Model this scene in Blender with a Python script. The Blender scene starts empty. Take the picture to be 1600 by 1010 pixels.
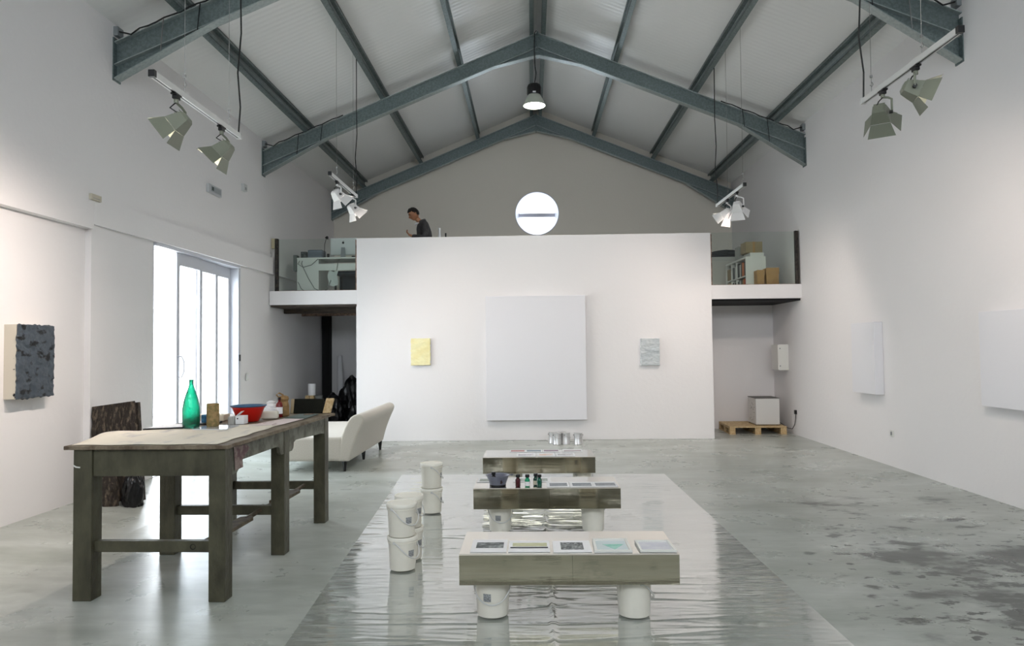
import bpy, bmesh, math, random
from mathutils import Vector, Matrix, noise as mnoise

random.seed(7)
sc = bpy.context.scene
COL = sc.collection
PI = math.pi

# ------------------------------------------------------------------ camera
FPX = 1113.56
YAW, PITCH, ROLL = 0.0264, 0.0353, -0.0117
fwd = Vector((-math.sin(YAW) * math.cos(PITCH), math.cos(YAW) * math.cos(PITCH), math.sin(PITCH)))
rgt0 = Vector((math.cos(YAW), math.sin(YAW), 0))
up0 = rgt0.cross(fwd)
rgt = rgt0 * math.cos(ROLL) + up0 * math.sin(ROLL)
upv = -rgt0 * math.sin(ROLL) + up0 * math.cos(ROLL)
cam_d = bpy.data.cameras.new('camera')
cam_d.sensor_fit = 'HORIZONTAL'
cam_d.sensor_width = 36.0
cam_d.lens = FPX / 1600 * 36
cam_d.clip_start = 0.05
cam_d.clip_end = 200
cam = bpy.data.objects.new('camera', cam_d)
COL.objects.link(cam)
M = Matrix((rgt, upv, -fwd)).transposed().to_4x4()
M.translation = Vector((-0.0419, 0, 1.55))
cam.matrix_world = M
sc.camera = cam

# ------------------------------------------------------------------ world, exposure
sc.view_settings.view_transform = 'Standard'
sc.view_settings.look = 'None'
sc.view_settings.gamma = 1.0
sc.view_settings.use_curve_mapping = False
sc.view_settings.exposure = 0.24
W = bpy.data.worlds.new('sky')
sc.world = W
W.use_nodes = True
bgn = W.node_tree.nodes['Background']
bgn.inputs[0].default_value = (0.87, 0.935, 1.0, 1)
bgn.inputs[1].default_value = 9.0
SPOT_W = 95.0
SPOT_COL = (1.0, 0.85, 0.76)
PENDANT_W = 150.0


def portal(name, loc, sx, sy, rot):
    d = bpy.data.lights.new(name, 'AREA')
    d.shape = 'RECTANGLE'
    d.size, d.size_y = sx, sy
    d.cycles.is_portal = True
    o = bpy.data.objects.new(name, d)
    COL.objects.link(o)
    o.location = loc
    o.rotation_euler = rot
    return o


# daylight enters through the sliding door and the round gable window (sampling portals of the sky)
portal('door_daylight', (-4.74, 9.6, 1.44), 2.85, 2.5, (0, -PI / 2, 0))
portal('added_opening_daylight', (0, -3.45, 4.4), 8.4, 1.5, (PI / 2, 0, 0))  # added opening behind the viewer, for more light on the upper walls
portal('round_window_daylight', (0.13, 16.3, 4.59), 0.9, 0.9, (-PI / 2, 0, 0))


# ------------------------------------------------------------------ materials
def srgb(r, g, b):
    f = lambda c: (c / 255 / 12.92) if c / 255 <= 0.04045 else ((c / 255 + 0.055) / 1.055) ** 2.4
    return (f(r), f(g), f(b), 1)


MATS = {}


def mat(name, col, rough=0.6, metal=0.0, col2=None, nscale=8.0, ndetail=4.0, nlo=0.4, nhi=0.6,
        bump=0.0, bscale=40.0, mapscale=(1, 1, 1), spec=0.5, coat=0.0, emit=None, estr=0.0, trans=0.0, ior=1.45,
        sheen=0.0):
    if name in MATS:
        return MATS[name]
    m = bpy.data.materials.new(name)
    m.use_nodes = True
    nt = m.node_tree
    b = nt.nodes['Principled BSDF']
    b.inputs['Base Color'].default_value = col
    b.inputs['Roughness'].default_value = rough
    b.inputs['Metallic'].default_value = metal
    b.inputs['Specular IOR Level'].default_value = spec
    b.inputs['Coat Weight'].default_value = coat
    b.inputs['Transmission Weight'].default_value = trans
    b.inputs['IOR'].default_value = ior
    b.inputs['Sheen Weight'].default_value = sheen
    if emit:
        b.inputs['Emission Color'].default_value = emit
        b.inputs['Emission Strength'].default_value = estr
    tc = nt.nodes.new('ShaderNodeTexCoord')
    mp = nt.nodes.new('ShaderNodeMapping')
    mp.inputs['Scale'].default_value = mapscale
    nt.links.new(tc.outputs['Object'], mp.inputs['Vector'])
    if col2:
        n = nt.nodes.new('ShaderNodeTexNoise')
        n.inputs['Scale'].default_value = nscale
        n.inputs['Detail'].default_value = ndetail
        n.inputs['Roughness'].default_value = 0.6
        nt.links.new(mp.outputs[0], n.inputs['Vector'])
        r = nt.nodes.new('ShaderNodeValToRGB')
        r.color_ramp.elements[0].position = nlo
        r.color_ramp.elements[1].position = nhi
        r.color_ramp.elements[0].color = col
        r.color_ramp.elements[1].color = col2
        nt.links.new(n.outputs['Fac'], r.inputs[0])
        nt.links.new(r.outputs[0], b.inputs['Base Color'])
    if bump:
        n2 = nt.nodes.new('ShaderNodeTexNoise')
        n2.inputs['Scale'].default_value = bscale
        n2.inputs['Detail'].default_value = 5
        nt.links.new(mp.outputs[0], n2.inputs['Vector'])
        bp = nt.nodes.new('ShaderNodeBump')
        bp.inputs['Strength'].default_value = bump
        bp.inputs['Distance'].default_value = 0.02
        nt.links.new(n2.outputs['Fac'], bp.inputs['Height'])
        nt.links.new(bp.outputs[0], b.inputs['Normal'])
    MATS[name] = m
    return m


wall_m = mat('white_plaster', srgb(233, 231, 231), 0.7, bump=0.12, bscale=18, spec=0.3)
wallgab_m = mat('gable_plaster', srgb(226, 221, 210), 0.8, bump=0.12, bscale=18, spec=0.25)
steel_m = mat('galvanised_steel', srgb(104, 116, 116), 0.42, 0.55, col2=srgb(122, 134, 134), nscale=30, bump=0.08, bscale=60)
flange_m = mat('lit_galvanised_steel', srgb(150, 160, 160), 0.4, 0.5, col2=srgb(166, 175, 174), nscale=30)  # paler than the other steel: light from below put into its colour
alum_m = mat('white_aluminium', srgb(206, 208, 216), 0.4)
black_m = mat('black_plastic', srgb(16, 16, 18), 0.4)
blackmat_m = mat('matt_black', srgb(13, 13, 14), 0.8)
cable_m = mat('black_rubber', srgb(20, 22, 23), 0.5)
wire_m = mat('steel_wire', srgb(150, 150, 148), 0.35, 0.9)
rail_m = mat('track_aluminium', srgb(205, 206, 205), 0.4, 0.2)
lamp_shaded = mat('shaded_lamp_paint', srgb(124, 128, 114), 0.4, 0.2)  # same lamp paint, darkened for the sides turned from the light
lamp_lit = mat('lit_lamp_paint', srgb(214, 214, 214), 0.45)  # same lamp paint, brightened as though lit
bucket_m = mat('white_bucket_plastic', srgb(238, 234, 222), 0.38, col2=srgb(230, 226, 214), nscale=4)
lid_m = mat('bucket_lid_plastic', srgb(240, 237, 226), 0.4, bump=0.05, bscale=30)
handle_m = mat('bucket_handle', srgb(214, 214, 212), 0.4)
sticker_m = mat('grey_sticker', srgb(122, 124, 126), 0.6, col2=srgb(175, 177, 178), nscale=160, nlo=0.45, nhi=0.55)
mirror_m = mat('mirror_steel', srgb(226, 224, 216), 0.045, 1.0, bump=0.02, bscale=6)
bronze_m = mat('brown_mirror_steel', srgb(198, 191, 172), 0.05, 1.0, col2=srgb(190, 182, 162), nscale=3, mapscale=(.6, 1, 8), bump=0.02, bscale=5)
bench_edge_m = mat('bench_top_edge', srgb(232, 224, 214), 0.3, 0.5)
paper_m = mat('white_paper', srgb(238, 238, 240), 0.6)
tin_m = mat('tin', srgb(214, 214, 214), 0.34, 0.7, bump=0.05, bscale=40)
table_m = mat('olive_table_paint', srgb(86, 84, 66), 0.45, col2=srgb(56, 53, 41), nscale=7, nlo=0.35, nhi=0.72,
              bump=0.35, bscale=30, mapscale=(1, 1, 0.5))
tabletop_m = mat('table_top_wood', srgb(92, 78, 62), 0.6, col2=srgb(128, 116, 98), nscale=9, bump=0.3, bscale=25, mapscale=(1, 0.4, 1))
sideapron_m = mat('chipped_side_paint', srgb(122, 124, 112), 0.55, col2=srgb(86, 84, 72), nscale=10, nlo=0.42, nhi=0.62,
                  bump=0.3, bscale=30)
sofa_m = mat('cream_linen', srgb(196, 191, 180), 0.9, col2=srgb(188, 183, 171), nscale=90, bump=0.15, bscale=300, sheen=0.3)
wood_m = mat('pine_wood', srgb(208, 184, 142), 0.6, col2=srgb(184, 154, 108), nscale=6, mapscale=(6, 1, 6), bump=0.15, bscale=20)
darkwood_m = mat('dark_joist_wood', srgb(74, 62, 50), 0.7, col2=srgb(48, 40, 34), nscale=6, mapscale=(1, 6, 6))
card_m = mat('cardboard', srgb(176, 138, 88), 0.7, col2=srgb(160, 122, 76), nscale=5, bump=0.05)
card2_m = mat('grey_cardboard', srgb(158, 142, 112), 0.7, col2=srgb(146, 130, 100), nscale=5, bump=0.05)
white_m = mat('white_laminate', srgb(226, 227, 222), 0.4)
greywhite_m = mat('fridge_white', srgb(216, 215, 212), 0.3)
rust_m = mat('rusty_steel', srgb(70, 64, 58), 0.7, 0.3, col2=srgb(42, 40, 40), nscale=25, bump=0.3, bscale=50)
rustlight_m = mat('rusty_angle', srgb(150, 124, 108), 0.7, col2=srgb(96, 78, 66), nscale=20, bump=0.3, bscale=50)
chars_m = mat('charcoal_slab', srgb(40, 33, 27), 0.75, col2=srgb(104, 92, 78), nscale=16, nlo=0.5, nhi=0.68, bump=1.0,
              bscale=14, mapscale=(2.2, 2.2, 0.8))


def glass_mat(name, tint, ior=1.5, extra=0.0):
    m = bpy.data.materials.new(name)
    m.use_nodes = True
    nt = m.node_tree
    nt.nodes.remove(nt.nodes['Principled BSDF'])
    out = nt.nodes['Material Output']
    tr = nt.nodes.new('ShaderNodeBsdfTransparent')
    tr.inputs[0].default_value = tint
    gl = nt.nodes.new('ShaderNodeBsdfGlossy')
    gl.inputs['Roughness'].default_value = 0.02
    fr = nt.nodes.new('ShaderNodeFresnel')
    fr.inputs[0].default_value = ior
    mx = nt.nodes.new('ShaderNodeMixShader')
    geo = nt.nodes.new('ShaderNodeNewGeometry')
    front = nt.nodes.new('ShaderNodeMath')
    front.operation = 'SUBTRACT'
    front.inputs[0].default_value = 1.0
    nt.links.new(geo.outputs['Backfacing'], front.inputs[1])
    fm = nt.nodes.new('ShaderNodeMath')
    fm.operation = 'MULTIPLY'
    nt.links.new(fr.outputs[0], fm.inputs[0])
    nt.links.new(front.outputs[0], fm.inputs[1])
    nt.links.new(fm.outputs[0], mx.inputs[0])
    nt.links.new(tr.outputs[0], mx.inputs[1])
    nt.links.new(gl.outputs[0], mx.inputs[2])
    nt.links.new(mx.outputs[0], out.inputs[0])
    MATS[name] = m
    return m


pane_m = glass_mat('clear_pane', (0.97, 0.99, 1, 1), 1.45)
railglass_m = glass_mat('railing_glass', (0.925, 0.957, 0.94, 1), 1.5)


def floor_mat():
    m = bpy.data.materials.new('polished_concrete')
    m.use_nodes = True
    nt = m.node_tree
    N, L = nt.nodes.new, nt.links.new
    b = nt.nodes['Principled BSDF']
    geo = N('ShaderNodeNewGeometry')

    def nz(scale, detail, mscale, loc=(0, 0, 0), rough=0.6):
        mp = N('ShaderNodeMapping')
        mp.inputs['Scale'].default_value = mscale
        mp.inputs['Location'].default_value = loc
        L(geo.outputs['Position'], mp.inputs['Vector'])
        n = N('ShaderNodeTexNoise')
        n.inputs['Scale'].default_value = scale
        n.inputs['Detail'].default_value = detail
        n.inputs['Roughness'].default_value = rough
        L(mp.outputs[0], n.inputs['Vector'])
        return n.outputs['Fac']

    def ramp(fac, p0, p1, c0, c1):
        r = N('ShaderNodeValToRGB')
        r.color_ramp.elements[0].position = p0
        r.color_ramp.elements[1].position = p1
        r.color_ramp.elements[0].color = c0
        r.color_ramp.elements[1].color = c1
        L(fac, r.inputs[0])
        return r.outputs[0]

    def mix(fac, a, c, mode='MIX'):
        x = N('ShaderNodeMix')
        x.data_type = 'RGBA'
        x.blend_type = mode
        if isinstance(fac, float):
            x.inputs[0].default_value = fac
        else:
            L(fac, x.inputs[0])
        L(a, x.inputs[6])
        if isinstance(c, tuple):
            x.inputs[7].default_value = c
        else:
            L(c, x.inputs[7])
        return x.outputs[2]

    def mth(op, a, c=None):
        x = N('ShaderNodeMath')
        x.operation = op
        x.use_clamp = True
        for i, v in enumerate((a, c)):
            if v is None:
                continue
            if isinstance(v, (int, float)):
                x.inputs[i].default_value = v
            else:
                L(v, x.inputs[i])
        return x.outputs[0]

    def maprange(v, a0, a1):
        x = N('ShaderNodeMapRange')
        x.inputs[1].default_value = a0
        x.inputs[2].default_value = a1
        L(v, x.inputs[0])
        return x.outputs[0]

    base = ramp(nz(1.1, 8, (0.6, 1.4, 1)), 0.36, 0.66, srgb(158, 164, 156), srgb(192, 197, 192))
    fine = ramp(nz(7, 6, (0.5, 1.6, 1)), 0.38, 0.62, (0.86, 0.86, 0.86, 1), (1, 1, 1, 1))
    c = mix(1.0, base, fine, 'MULTIPLY')
    sp = N('ShaderNodeSeparateXYZ')
    L(geo.outputs['Position'], sp.inputs[0])
    # where charcoal was worked: the right side of the floor, thickest near the viewer
    reg = mth('MULTIPLY', maprange(sp.outputs[0], 1.3, 2.6), maprange(sp.outputs[1], 9.6, 4.2))
    reg = mth('ADD', reg, mth('MULTIPLY', maprange(sp.outputs[0], 0.5, 3.0), 0.08))
    def blots(scale, det, ms, off, t0, k, sharp):
        # soft edged marks, more of them where the floor was worked on
        v = mth('SUBTRACT', nz(scale, det, ms, off, .6), mth('SUBTRACT', t0, mth('MULTIPLY', reg, k)))
        return mth('MULTIPLY', v, sharp)
    bl1 = mth('MULTIPLY', blots(1.25, 7, (.8, 1.25, 1), (3, 1, 0), .70, .205, 11.0), .62)
    bl2 = mth('MULTIPLY', blots(3.4, 6, (.75, 1.2, 1), (8, 4, 0), .70, .185, 16.0), .72)
    bl3 = mth('MULTIPLY', blots(9.0, 4, (.8, 1.2, 1), (1, 9, 0), .715, .145, 26.0), .8)
    haze = mth('MULTIPLY', mth('MULTIPLY', reg, nz(.7, 3, (1, 1, 1), (2, 6, 0))), .42)
    st = mth('MINIMUM', mth('ADD', mth('ADD', bl1, bl2), mth('ADD', bl3, haze)), 0.86)
    c = mix(st, c, srgb(36, 40, 36))
    crk = mth('MULTIPLY', maprange(nz(2.1, 2, (1, 1, 1), (4, 4, 0)), 0.497, 0.503), 1.0)
    L(c, b.inputs['Base Color'])
    rr = N('ShaderNodeMapRange')
    rr.inputs[1].default_value = 0.3
    rr.inputs[2].default_value = 0.7
    rr.inputs[3].default_value = 0.25
    rr.inputs[4].default_value = 0.34
    L(nz(2.4, 6, (1, 1, 1), (2, 2, 2)), rr.inputs[0])
    L(rr.outputs[0], b.inputs['Roughness'])
    b.inputs['Specular IOR Level'].default_value = 0.5
    bp = N('ShaderNodeBump')
    bp.inputs['Strength'].default_value = 0.10
    bp.inputs['Distance'].default_value = 0.01
    L(nz(14, 6, (0.5, 1.5, 1)), bp.inputs['Height'])
    L(bp.outputs[0], b.inputs['Normal'])
    return m


def roof_mat():
    m = mat('ribbed_roof_sheet', srgb(228, 229, 228), 0.3, 0.0)
    nt = m.node_tree
    N, L = nt.nodes.new, nt.links.new
    b = nt.nodes['Principled BSDF']
    geo = N('ShaderNodeNewGeometry')
    sp = N('ShaderNodeSeparateXYZ')
    L(geo.outputs['Position'], sp.inputs[0])
    x = N('ShaderNodeMath')
    x.operation = 'MULTIPLY'
    x.inputs[1].default_value = 2 * PI / 0.10
    L(sp.outputs[1], x.inputs[0])
    s = N('ShaderNodeMath')
    s.operation = 'SINE'
    L(x.outputs[0], s.inputs[0])
    bp = N('ShaderNodeBump')
    bp.inputs['Strength'].default_value = 0.08
    bp.inputs['Distance'].default_value = 0.012
    L(s.outputs[0], bp.inputs['Height'])
    L(bp.outputs[0], b.inputs['Normal'])
    return m


def film_mat():
    m = bpy.data.materials.new('clear_plastic_film')
    m.use_nodes = True
    nt = m.node_tree
    N, L = nt.nodes.new, nt.links.new
    nt.nodes.remove(nt.nodes['Principled BSDF'])
    out = nt.nodes['Material Output']
    geo = N('ShaderNodeNewGeometry')

    def nz(scale, mscale, det=4, loc=(0, 0, 0), dist=0.0):
        mp = N('ShaderNodeMapping')
        mp.inputs['Scale'].default_value = mscale
        mp.inputs['Location'].default_value = loc
        L(geo.outputs['Position'], mp.inputs['Vector'])
        n = N('ShaderNodeTexNoise')
        n.inputs['Scale'].default_value = scale
        n.inputs['Detail'].default_value = det
        n.inputs['Roughness'].default_value = 0.5
        n.inputs['Distortion'].default_value = dist
        L(mp.outputs[0], n.inputs['Vector'])
        return n.outputs['Fac']

    def add(a, c, k):
        x = N('ShaderNodeMath')
        x.operation = 'MULTIPLY_ADD'
        L(c, x.inputs[0])
        x.inputs[1].default_value = k
        L(a, x.inputs[2])
        return x.outputs[0]

    h = nz(1.0, (0.9, 10, 1), 3, (0, 0, 0), 0.6)
    h = add(h, nz(1.0, (3.2, 26, 1), 3, (5, 2, 0), 0.4), 0.25)
    h = add(h, nz(1.0, (5, 5, 1), 4, (1, 7, 0), 0.8), 0.25)
    bp = N('ShaderNodeBump')
    bp.inputs['Strength'].default_value = 0.17
    bp.inputs['Distance'].default_value = 0.02
    L(h, bp.inputs['Height'])
    tr = N('ShaderNodeBsdfTransparent')
    tr.inputs[0].default_value = (0.97, 0.98, 0.97, 1)
    gl = N('ShaderNodeBsdfGlossy')
    gl.inputs['Roughness'].default_value = 0.08
    gl.inputs['Color'].default_value = (0.96, 0.97, 0.98, 1)
    L(bp.outputs[0], gl.inputs['Normal'])
    df = N('ShaderNodeBsdfDiffuse')
    df.inputs[0].default_value = srgb(214, 216, 212)
    L(bp.outputs[0], df.inputs['Normal'])
    lw = N('ShaderNodeLayerWeight')
    L(bp.outputs[0], lw.inputs['Normal'])
    pw = N('ShaderNodeMath')
    pw.operation = 'POWER'
    L(lw.outputs['Facing'], pw.inputs[0])
    pw.inputs[1].default_value = 2.2
    fr = N('ShaderNodeMath')
    fr.operation = 'MULTIPLY_ADD'
    L(pw.outputs[0], fr.inputs[0])
    fr.inputs[1].default_value = 0.92
    fr.inputs[2].default_value = 0.05
    m1 = N('ShaderNodeMixShader')
    m1.inputs[0].default_value = 0.16
    L(tr.outputs[0], m1.inputs[1])
    L(df.outputs[0], m1.inputs[2])
    m2 = N('ShaderNodeMixShader')
    front = N('ShaderNodeMath')
    front.operation = 'SUBTRACT'
    front.inputs[0].default_value = 1.0
    L(geo.outputs['Backfacing'], front.inputs[1])
    fm = N('ShaderNodeMath')
    fm.operation = 'MULTIPLY'
    L(fr.outputs[0], fm.inputs[0])
    L(front.outputs[0], fm.inputs[1])
    L(fm.outputs[0], m2.inputs[0])
    L(m1.outputs[0], m2.inputs[1])
    L(gl.outputs[0], m2.inputs[2])
    L(m2.outputs[0], out.inputs[0])
    return m


floor_m = floor_mat()
roof_m = roof_mat()
film_m = film_mat()


# ------------------------------------------------------------------ mesh builder
class MB:
    def __init__(self, mx=None):
        self.bm = bmesh.new()
        self.mx = mx or Matrix.Identity(4)

    def v(self, p):
        return self.bm.verts.new(self.mx @ Vector(p))

    def face(self, vs):
        try:
            return self.bm.faces.new(vs)
        except ValueError:
            return None

    def box(self, x0, x1, y0, y1, z0, z1):
        vs = [self.v((x, y, z)) for z in (z0, z1) for y in (y0, y1) for x in (x0, x1)]
        for f in ((0, 2, 3, 1), (4, 5, 7, 6), (0, 1, 5, 4), (2, 6, 7, 3), (0, 4, 6, 2), (1, 3, 7, 5)):
            self.face([vs[i] for i in f])
        return self

    def hexa(self, pts):
        """8 points ordered like box()"""
        vs = [self.v(p) for p in pts]
        for f in ((0, 2, 3, 1), (4, 5, 7, 6), (0, 1, 5, 4), (2, 6, 7, 3), (0, 4, 6, 2), (1, 3, 7, 5)):
            self.face([vs[i] for i in f])
        return self

    def prism(self, pts, d):
        """planar polygon of 3D points extruded by vector d"""
        d = Vector(d)
        a = [self.v(p) for p in pts]
        c = [self.v(Vector(p) + d) for p in pts]
        self.face(a[::-1])
        self.face(c)
        n = len(pts)
        for i in range(n):
            self.face([a[i], a[(i + 1) % n], c[(i + 1) % n], c[i]])
        return self

    def tube(self, pts, r, seg=8, cap=True):
        pts = [Vector(p) for p in pts]
        rs = r if isinstance(r, (list, tuple)) else [r] * len(pts)
        rings = []
        t = (pts[1] - pts[0]).normalized()
        n = t.orthogonal().normalized()
        for i, p in enumerate(pts):
            if i == 0:
                t2 = (pts[1] - pts[0])
            elif i == len(pts) - 1:
                t2 = (pts[-1] - pts[-2])
            else:
                t2 = (pts[i + 1] - pts[i - 1])
            t2.normalize()
            n = (n - t2 * n.dot(t2))
            n = n.normalized() if n.length > 1e-6 else t2.orthogonal().normalized()
            b = t2.cross(n)
            rings.append([self.v(p + (n * math.cos(2 * PI * k / seg) + b * math.sin(2 * PI * k / seg)) * rs[i]) for k in range(seg)])
        for a, c in zip(rings, rings[1:]):
            for k in range(seg):
                self.face([a[k], a[(k + 1) % seg], c[(k + 1) % seg], c[k]])
        if cap:
            self.face(rings[0][::-1])
            self.face(rings[-1])
        return self

    def lathe(self, prof, c=(0, 0, 0), seg=28, caps=True):
        """prof: list of (r, z) bottom to top around z through c"""
        rings = []
        for r, z in prof:
            if r < 1e-5:
                rings.append([self.v((c[0], c[1], c[2] + z))])
            else:
                rings.append([self.v((c[0] + r * math.cos(2 * PI * k / seg), c[1] + r * math.sin(2 * PI * k / seg), c[2] + z)) for k in range(seg)])
        for a, b in zip(rings, rings[1:]):
            if len(a) == 1 and len(b) == 1:
                continue
            for k in range(seg):
                k2 = (k + 1) % seg
                if len(a) == 1:
                    self.face([a[0], b[k2], b[k]])
                elif len(b) == 1:
                    self.face([a[k], a[k2], b[0]])
                else:
                    self.face([a[k], a[k2], b[k2], b[k]])
        if caps:
            if len(rings[0]) > 1:
                self.face(rings[0][::-1])
            if len(rings[-1]) > 1:
                self.face(rings[-1])
        return self

    def grid(self, nx, ny, fn):
        vs = [[self.v(fn(i / nx, j / ny)) for i in range(nx + 1)] for j in range(ny + 1)]
        for j in range(ny):
            for i in range(nx):
                self.face([vs[j][i], vs[j][i + 1], vs[j + 1][i + 1], vs[j + 1][i]])
        return self

    def build(self, name, m, parent=None, smooth=False, bevel=0.0, bseg=2, sub=0, solid=0.0):
        bmesh.ops.recalc_face_normals(self.bm, faces=self.bm.faces)
        if bevel:
            bmesh.ops.remove_doubles(self.bm, verts=self.bm.verts, dist=1e-6)
        me = bpy.data.meshes.new(name)
        self.bm.to_mesh(me)
        self.bm.free()
        ms = m if isinstance(m, (list, tuple)) else [m]
        for x in ms:
            me.materials.append(x)
        if smooth:
            me.polygons.foreach_set('use_smooth', [True] * len(me.polygons))
        o = bpy.data.objects.new(name, me)
        COL.objects.link(o)
        if solid:
            s = o.modifiers.new('solid', 'SOLIDIFY')
            s.thickness = solid
            s.offset = 0
        if bevel:
            b = o.modifiers.new('bevel', 'BEVEL')
            b.width = bevel
            b.segments = bseg
            b.limit_method = 'ANGLE'
            b.angle_limit = math.radians(40)
        if sub:
            s = o.modifiers.new('sub', 'SUBSURF')
            s.levels = s.render_levels = sub
        if smooth:
            try:
                me.set_sharp_from_angle(angle=math.radians(38))
            except Exception:
                pass
        if parent:
            o.parent = parent
        return o


def tag(o, label, cat, group=None):
    o['label'] = label
    o['category'] = cat
    if group:
        o['group'] = group
    return o


def thing(name, label, cat, loc=(0, 0, 0), rz=0.0, group=None):
    o = bpy.data.objects.new(name, None)
    o.empty_display_size = 0.1
    COL.objects.link(o)
    o.location = loc
    o.rotation_euler = (0, 0, rz)
    return tag(o, label, cat, group)


def struct(o, label, cat):
    o['kind'] = 'structure'
    o['label'] = label
    o['category'] = cat
    return o


def dup(root, loc, rz, label):
    r = root.copy()
    COL.objects.link(r)
    r.location = loc
    r.rotation_euler = (0, 0, rz)
    r['label'] = label
    for ch in list(root.children):
        c = ch.copy()
        COL.objects.link(c)
        c.parent = r
        for g in list(ch.children):
            d = g.copy()
            COL.objects.link(d)
            d.parent = c
    return r


# ================================================================== THE ROOM
XL, XR = -4.5, 4.5
YN, YF = -3.2, 16.05
AX, AZ = 0.13, 6.80          # ridge line of the truss tops
SL = 0.41                    # roof slope
YS = 12.04                   # face of the mezzanine and partition


def truss_z(x):
    return AZ - SL * abs(x - AX)


def roof_z(x):
    return truss_z(x) + 0.20


def floor_z(x, y):
    # the slab rises a little towards the left wall
    t = min(1, max(0, (-3.3 - x) / 1.2))
    return .072 * t * t * (3 - 2 * t) * min(1, max(0, (12.0 - y) / .8))


b = MB()
FX = [-4.8, -4.6, -4.5, -4.3, -4.1, -3.9, -3.7, -3.5, -3.3, 4.8]
FY = [YN - .3, 2, 5, 8, 11, 11.2, 11.4, 11.6, 11.8, 12.0, 16.4]
vv = [[b.v((x, y, floor_z(x, y))) for x in FX] for y in FY]
for j in range(len(FY) - 1):
    for i in range(len(FX) - 1):
        b.face([vv[j][i], vv[j][i + 1], vv[j + 1][i + 1], vv[j + 1][i]])
b.box(-4.8, 4.8, YN - 0.3, 16.4, -0.2, -.01)
struct(b.build('floor', floor_m), 'grey polished concrete floor with dark stains', 'floor')

wt_l = roof_z(XL) + 0.05
b = MB()
b.box(-4.8, -4.5, 7.14, 16.4, 2.87, wt_l)
b.box(-4.8, -4.5, YN, 7.14, 2.82, wt_l)
struct(b.build('wall_left', wall_m), 'white plastered upper part of the left wall above the door and the recess', 'wall')
struct(MB().box(-4.8, -4.59, YN, 7.14, 0, 2.82).build('wall_left', wall_m), 'recessed white part of the left wall behind the black painting', 'wall')
struct(MB().box(-4.8, -4.525, 7.14, 8.336, 0, 2.87).build('wall_left', wall_m), 'white pier of the left wall between the recess and the sliding door', 'wall')
struct(MB().box(-4.8, -4.515, 10.87, 16.4, 0, 2.87).build('wall_left', wall_m), 'white part of the left wall right of the sliding door', 'wall')
struct(MB().prism([(-4.501, 7.15, 2.866), (-4.497, 7.15, 2.866), (-4.445, 9.2, 2.866), (-4.445, 16.05, 2.866), (-4.501, 16.05, 2.866)], (0, 0, .274)).build('trim_1', wall_m), 'white lintel band along the wall above the sliding door', 'trim')
struct(MB().box(4.5, 4.8, YN, 16.4, 0, roof_z(XR) + 0.05).build('wall_right', wall_m), 'long white plastered wall with white canvases', 'wall')

# gable wall with the round opening
b = MB()
cx, cz, R = 0.13, 4.59, 0.485
seg = 48
circ = [(cx + R * math.cos(2 * PI * k / seg), cz + R * math.sin(2 * PI * k / seg)) for k in range(seg)]
box4 = [(-4.8, 0.0), (4.8, 0.0), (4.8, roof_z(4.8) + .1), (AX, roof_z(AX) + .1), (-4.8, roof_z(-4.8) + .1)]


def ray_poly(ang):
    dx, dz = math.cos(ang), math.sin(ang)
    best = None
    for i in range(5):
        (x1, z1), (x2, z2) = box4[i], box4[(i + 1) % 5]
        den = dx * (z2 - z1) - dz * (x2 - x1)
        if abs(den) < 1e-9:
            continue
        t = ((x1 - cx) * (z2 - z1) - (z1 - cz) * (x2 - x1)) / den
        u = ((x1 - cx) * dz - (z1 - cz) * dx) / den
        if t > 0 and -1e-6 <= u <= 1 + 1e-6 and (best is None or t < best):
            best = t
    return (cx + dx * best, cz + dz * best)


angs = sorted(set([2 * PI * k / seg for k in range(seg)] + [math.atan2(z - cz, x - cx) % (2 * PI) for x, z in box4]))
inner = [(cx + R * math.cos(a), cz + R * math.sin(a)) for a in angs]
outer = [ray_poly(a) for a in angs]
y0, y1 = YF, YF + 0.3
fi = [b.v((x, y0, z)) for x, z in inner]
fo = [b.v((x, y0, z)) for x, z in outer]
bi = [b.v((x, y1, z)) for x, z in inner]
bo = [b.v((x, y1, z)) for x, z in outer]
n = len(angs)
for k in range(n):
    k2 = (k + 1) % n
    b.face([fi[k], fi[k2], fo[k2], fo[k]])
    b.face([bi[k2], bi[k], bo[k], bo[k2]])
    b.face([fi[k2], fi[k], bi[k], bi[k2]])
    b.face([fo[k], fo[k2], bo[k2], bo[k]])
struct(b.build('wall_back', wallgab_m), 'grey shaded gable wall above the mezzanine with a round window', 'wall')

# wall behind the viewer; its strip opening is added to let in fill light
b = MB()
b.box(-4.8, -4.2, YN - .3, YN, 3.65, 5.15)
b.box(4.2, 4.8, YN - .3, YN, 3.65, 5.15)
b.prism([(-4.8, YN, 5.15), (4.8, YN, 5.15), (4.8, YN, roof_z(4.8)), (AX, YN, roof_z(AX)), (-4.8, YN, roof_z(-4.8))], (0, -0.3, 0))
struct(b.build('wall_front', wall_m), 'white gable wall behind the viewer with an added high strip opening for light', 'wall')

struct(MB().box(-4.8, 4.8, YN - .3, YN, 0, 3.65).build('wall_front', mat('added_brown_backing', srgb(84, 74, 56), .7, col2=srgb(70, 62, 46), nscale=3, mapscale=(8, 8, .4))), 'unseen brown wall behind the viewer, added to darken the reflections', 'wall')  # brown lower wall put in to darken what the benches reflect

# roof
b = MB()
for s, xe in ((-1, -4.85), (1, 4.85)):
    b.prism([(AX, YN - .3, roof_z(AX)), (xe, YN - .3, roof_z(xe)), (xe, YN - .3, roof_z(xe) + .12), (AX, YN - .3, roof_z(AX) + .12)], (0, 16.4 - YN + .3, 0))
struct(b.build('ceiling', roof_m), 'pale ribbed metal roof sheets sloping up to the ridge', 'ceiling')

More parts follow.
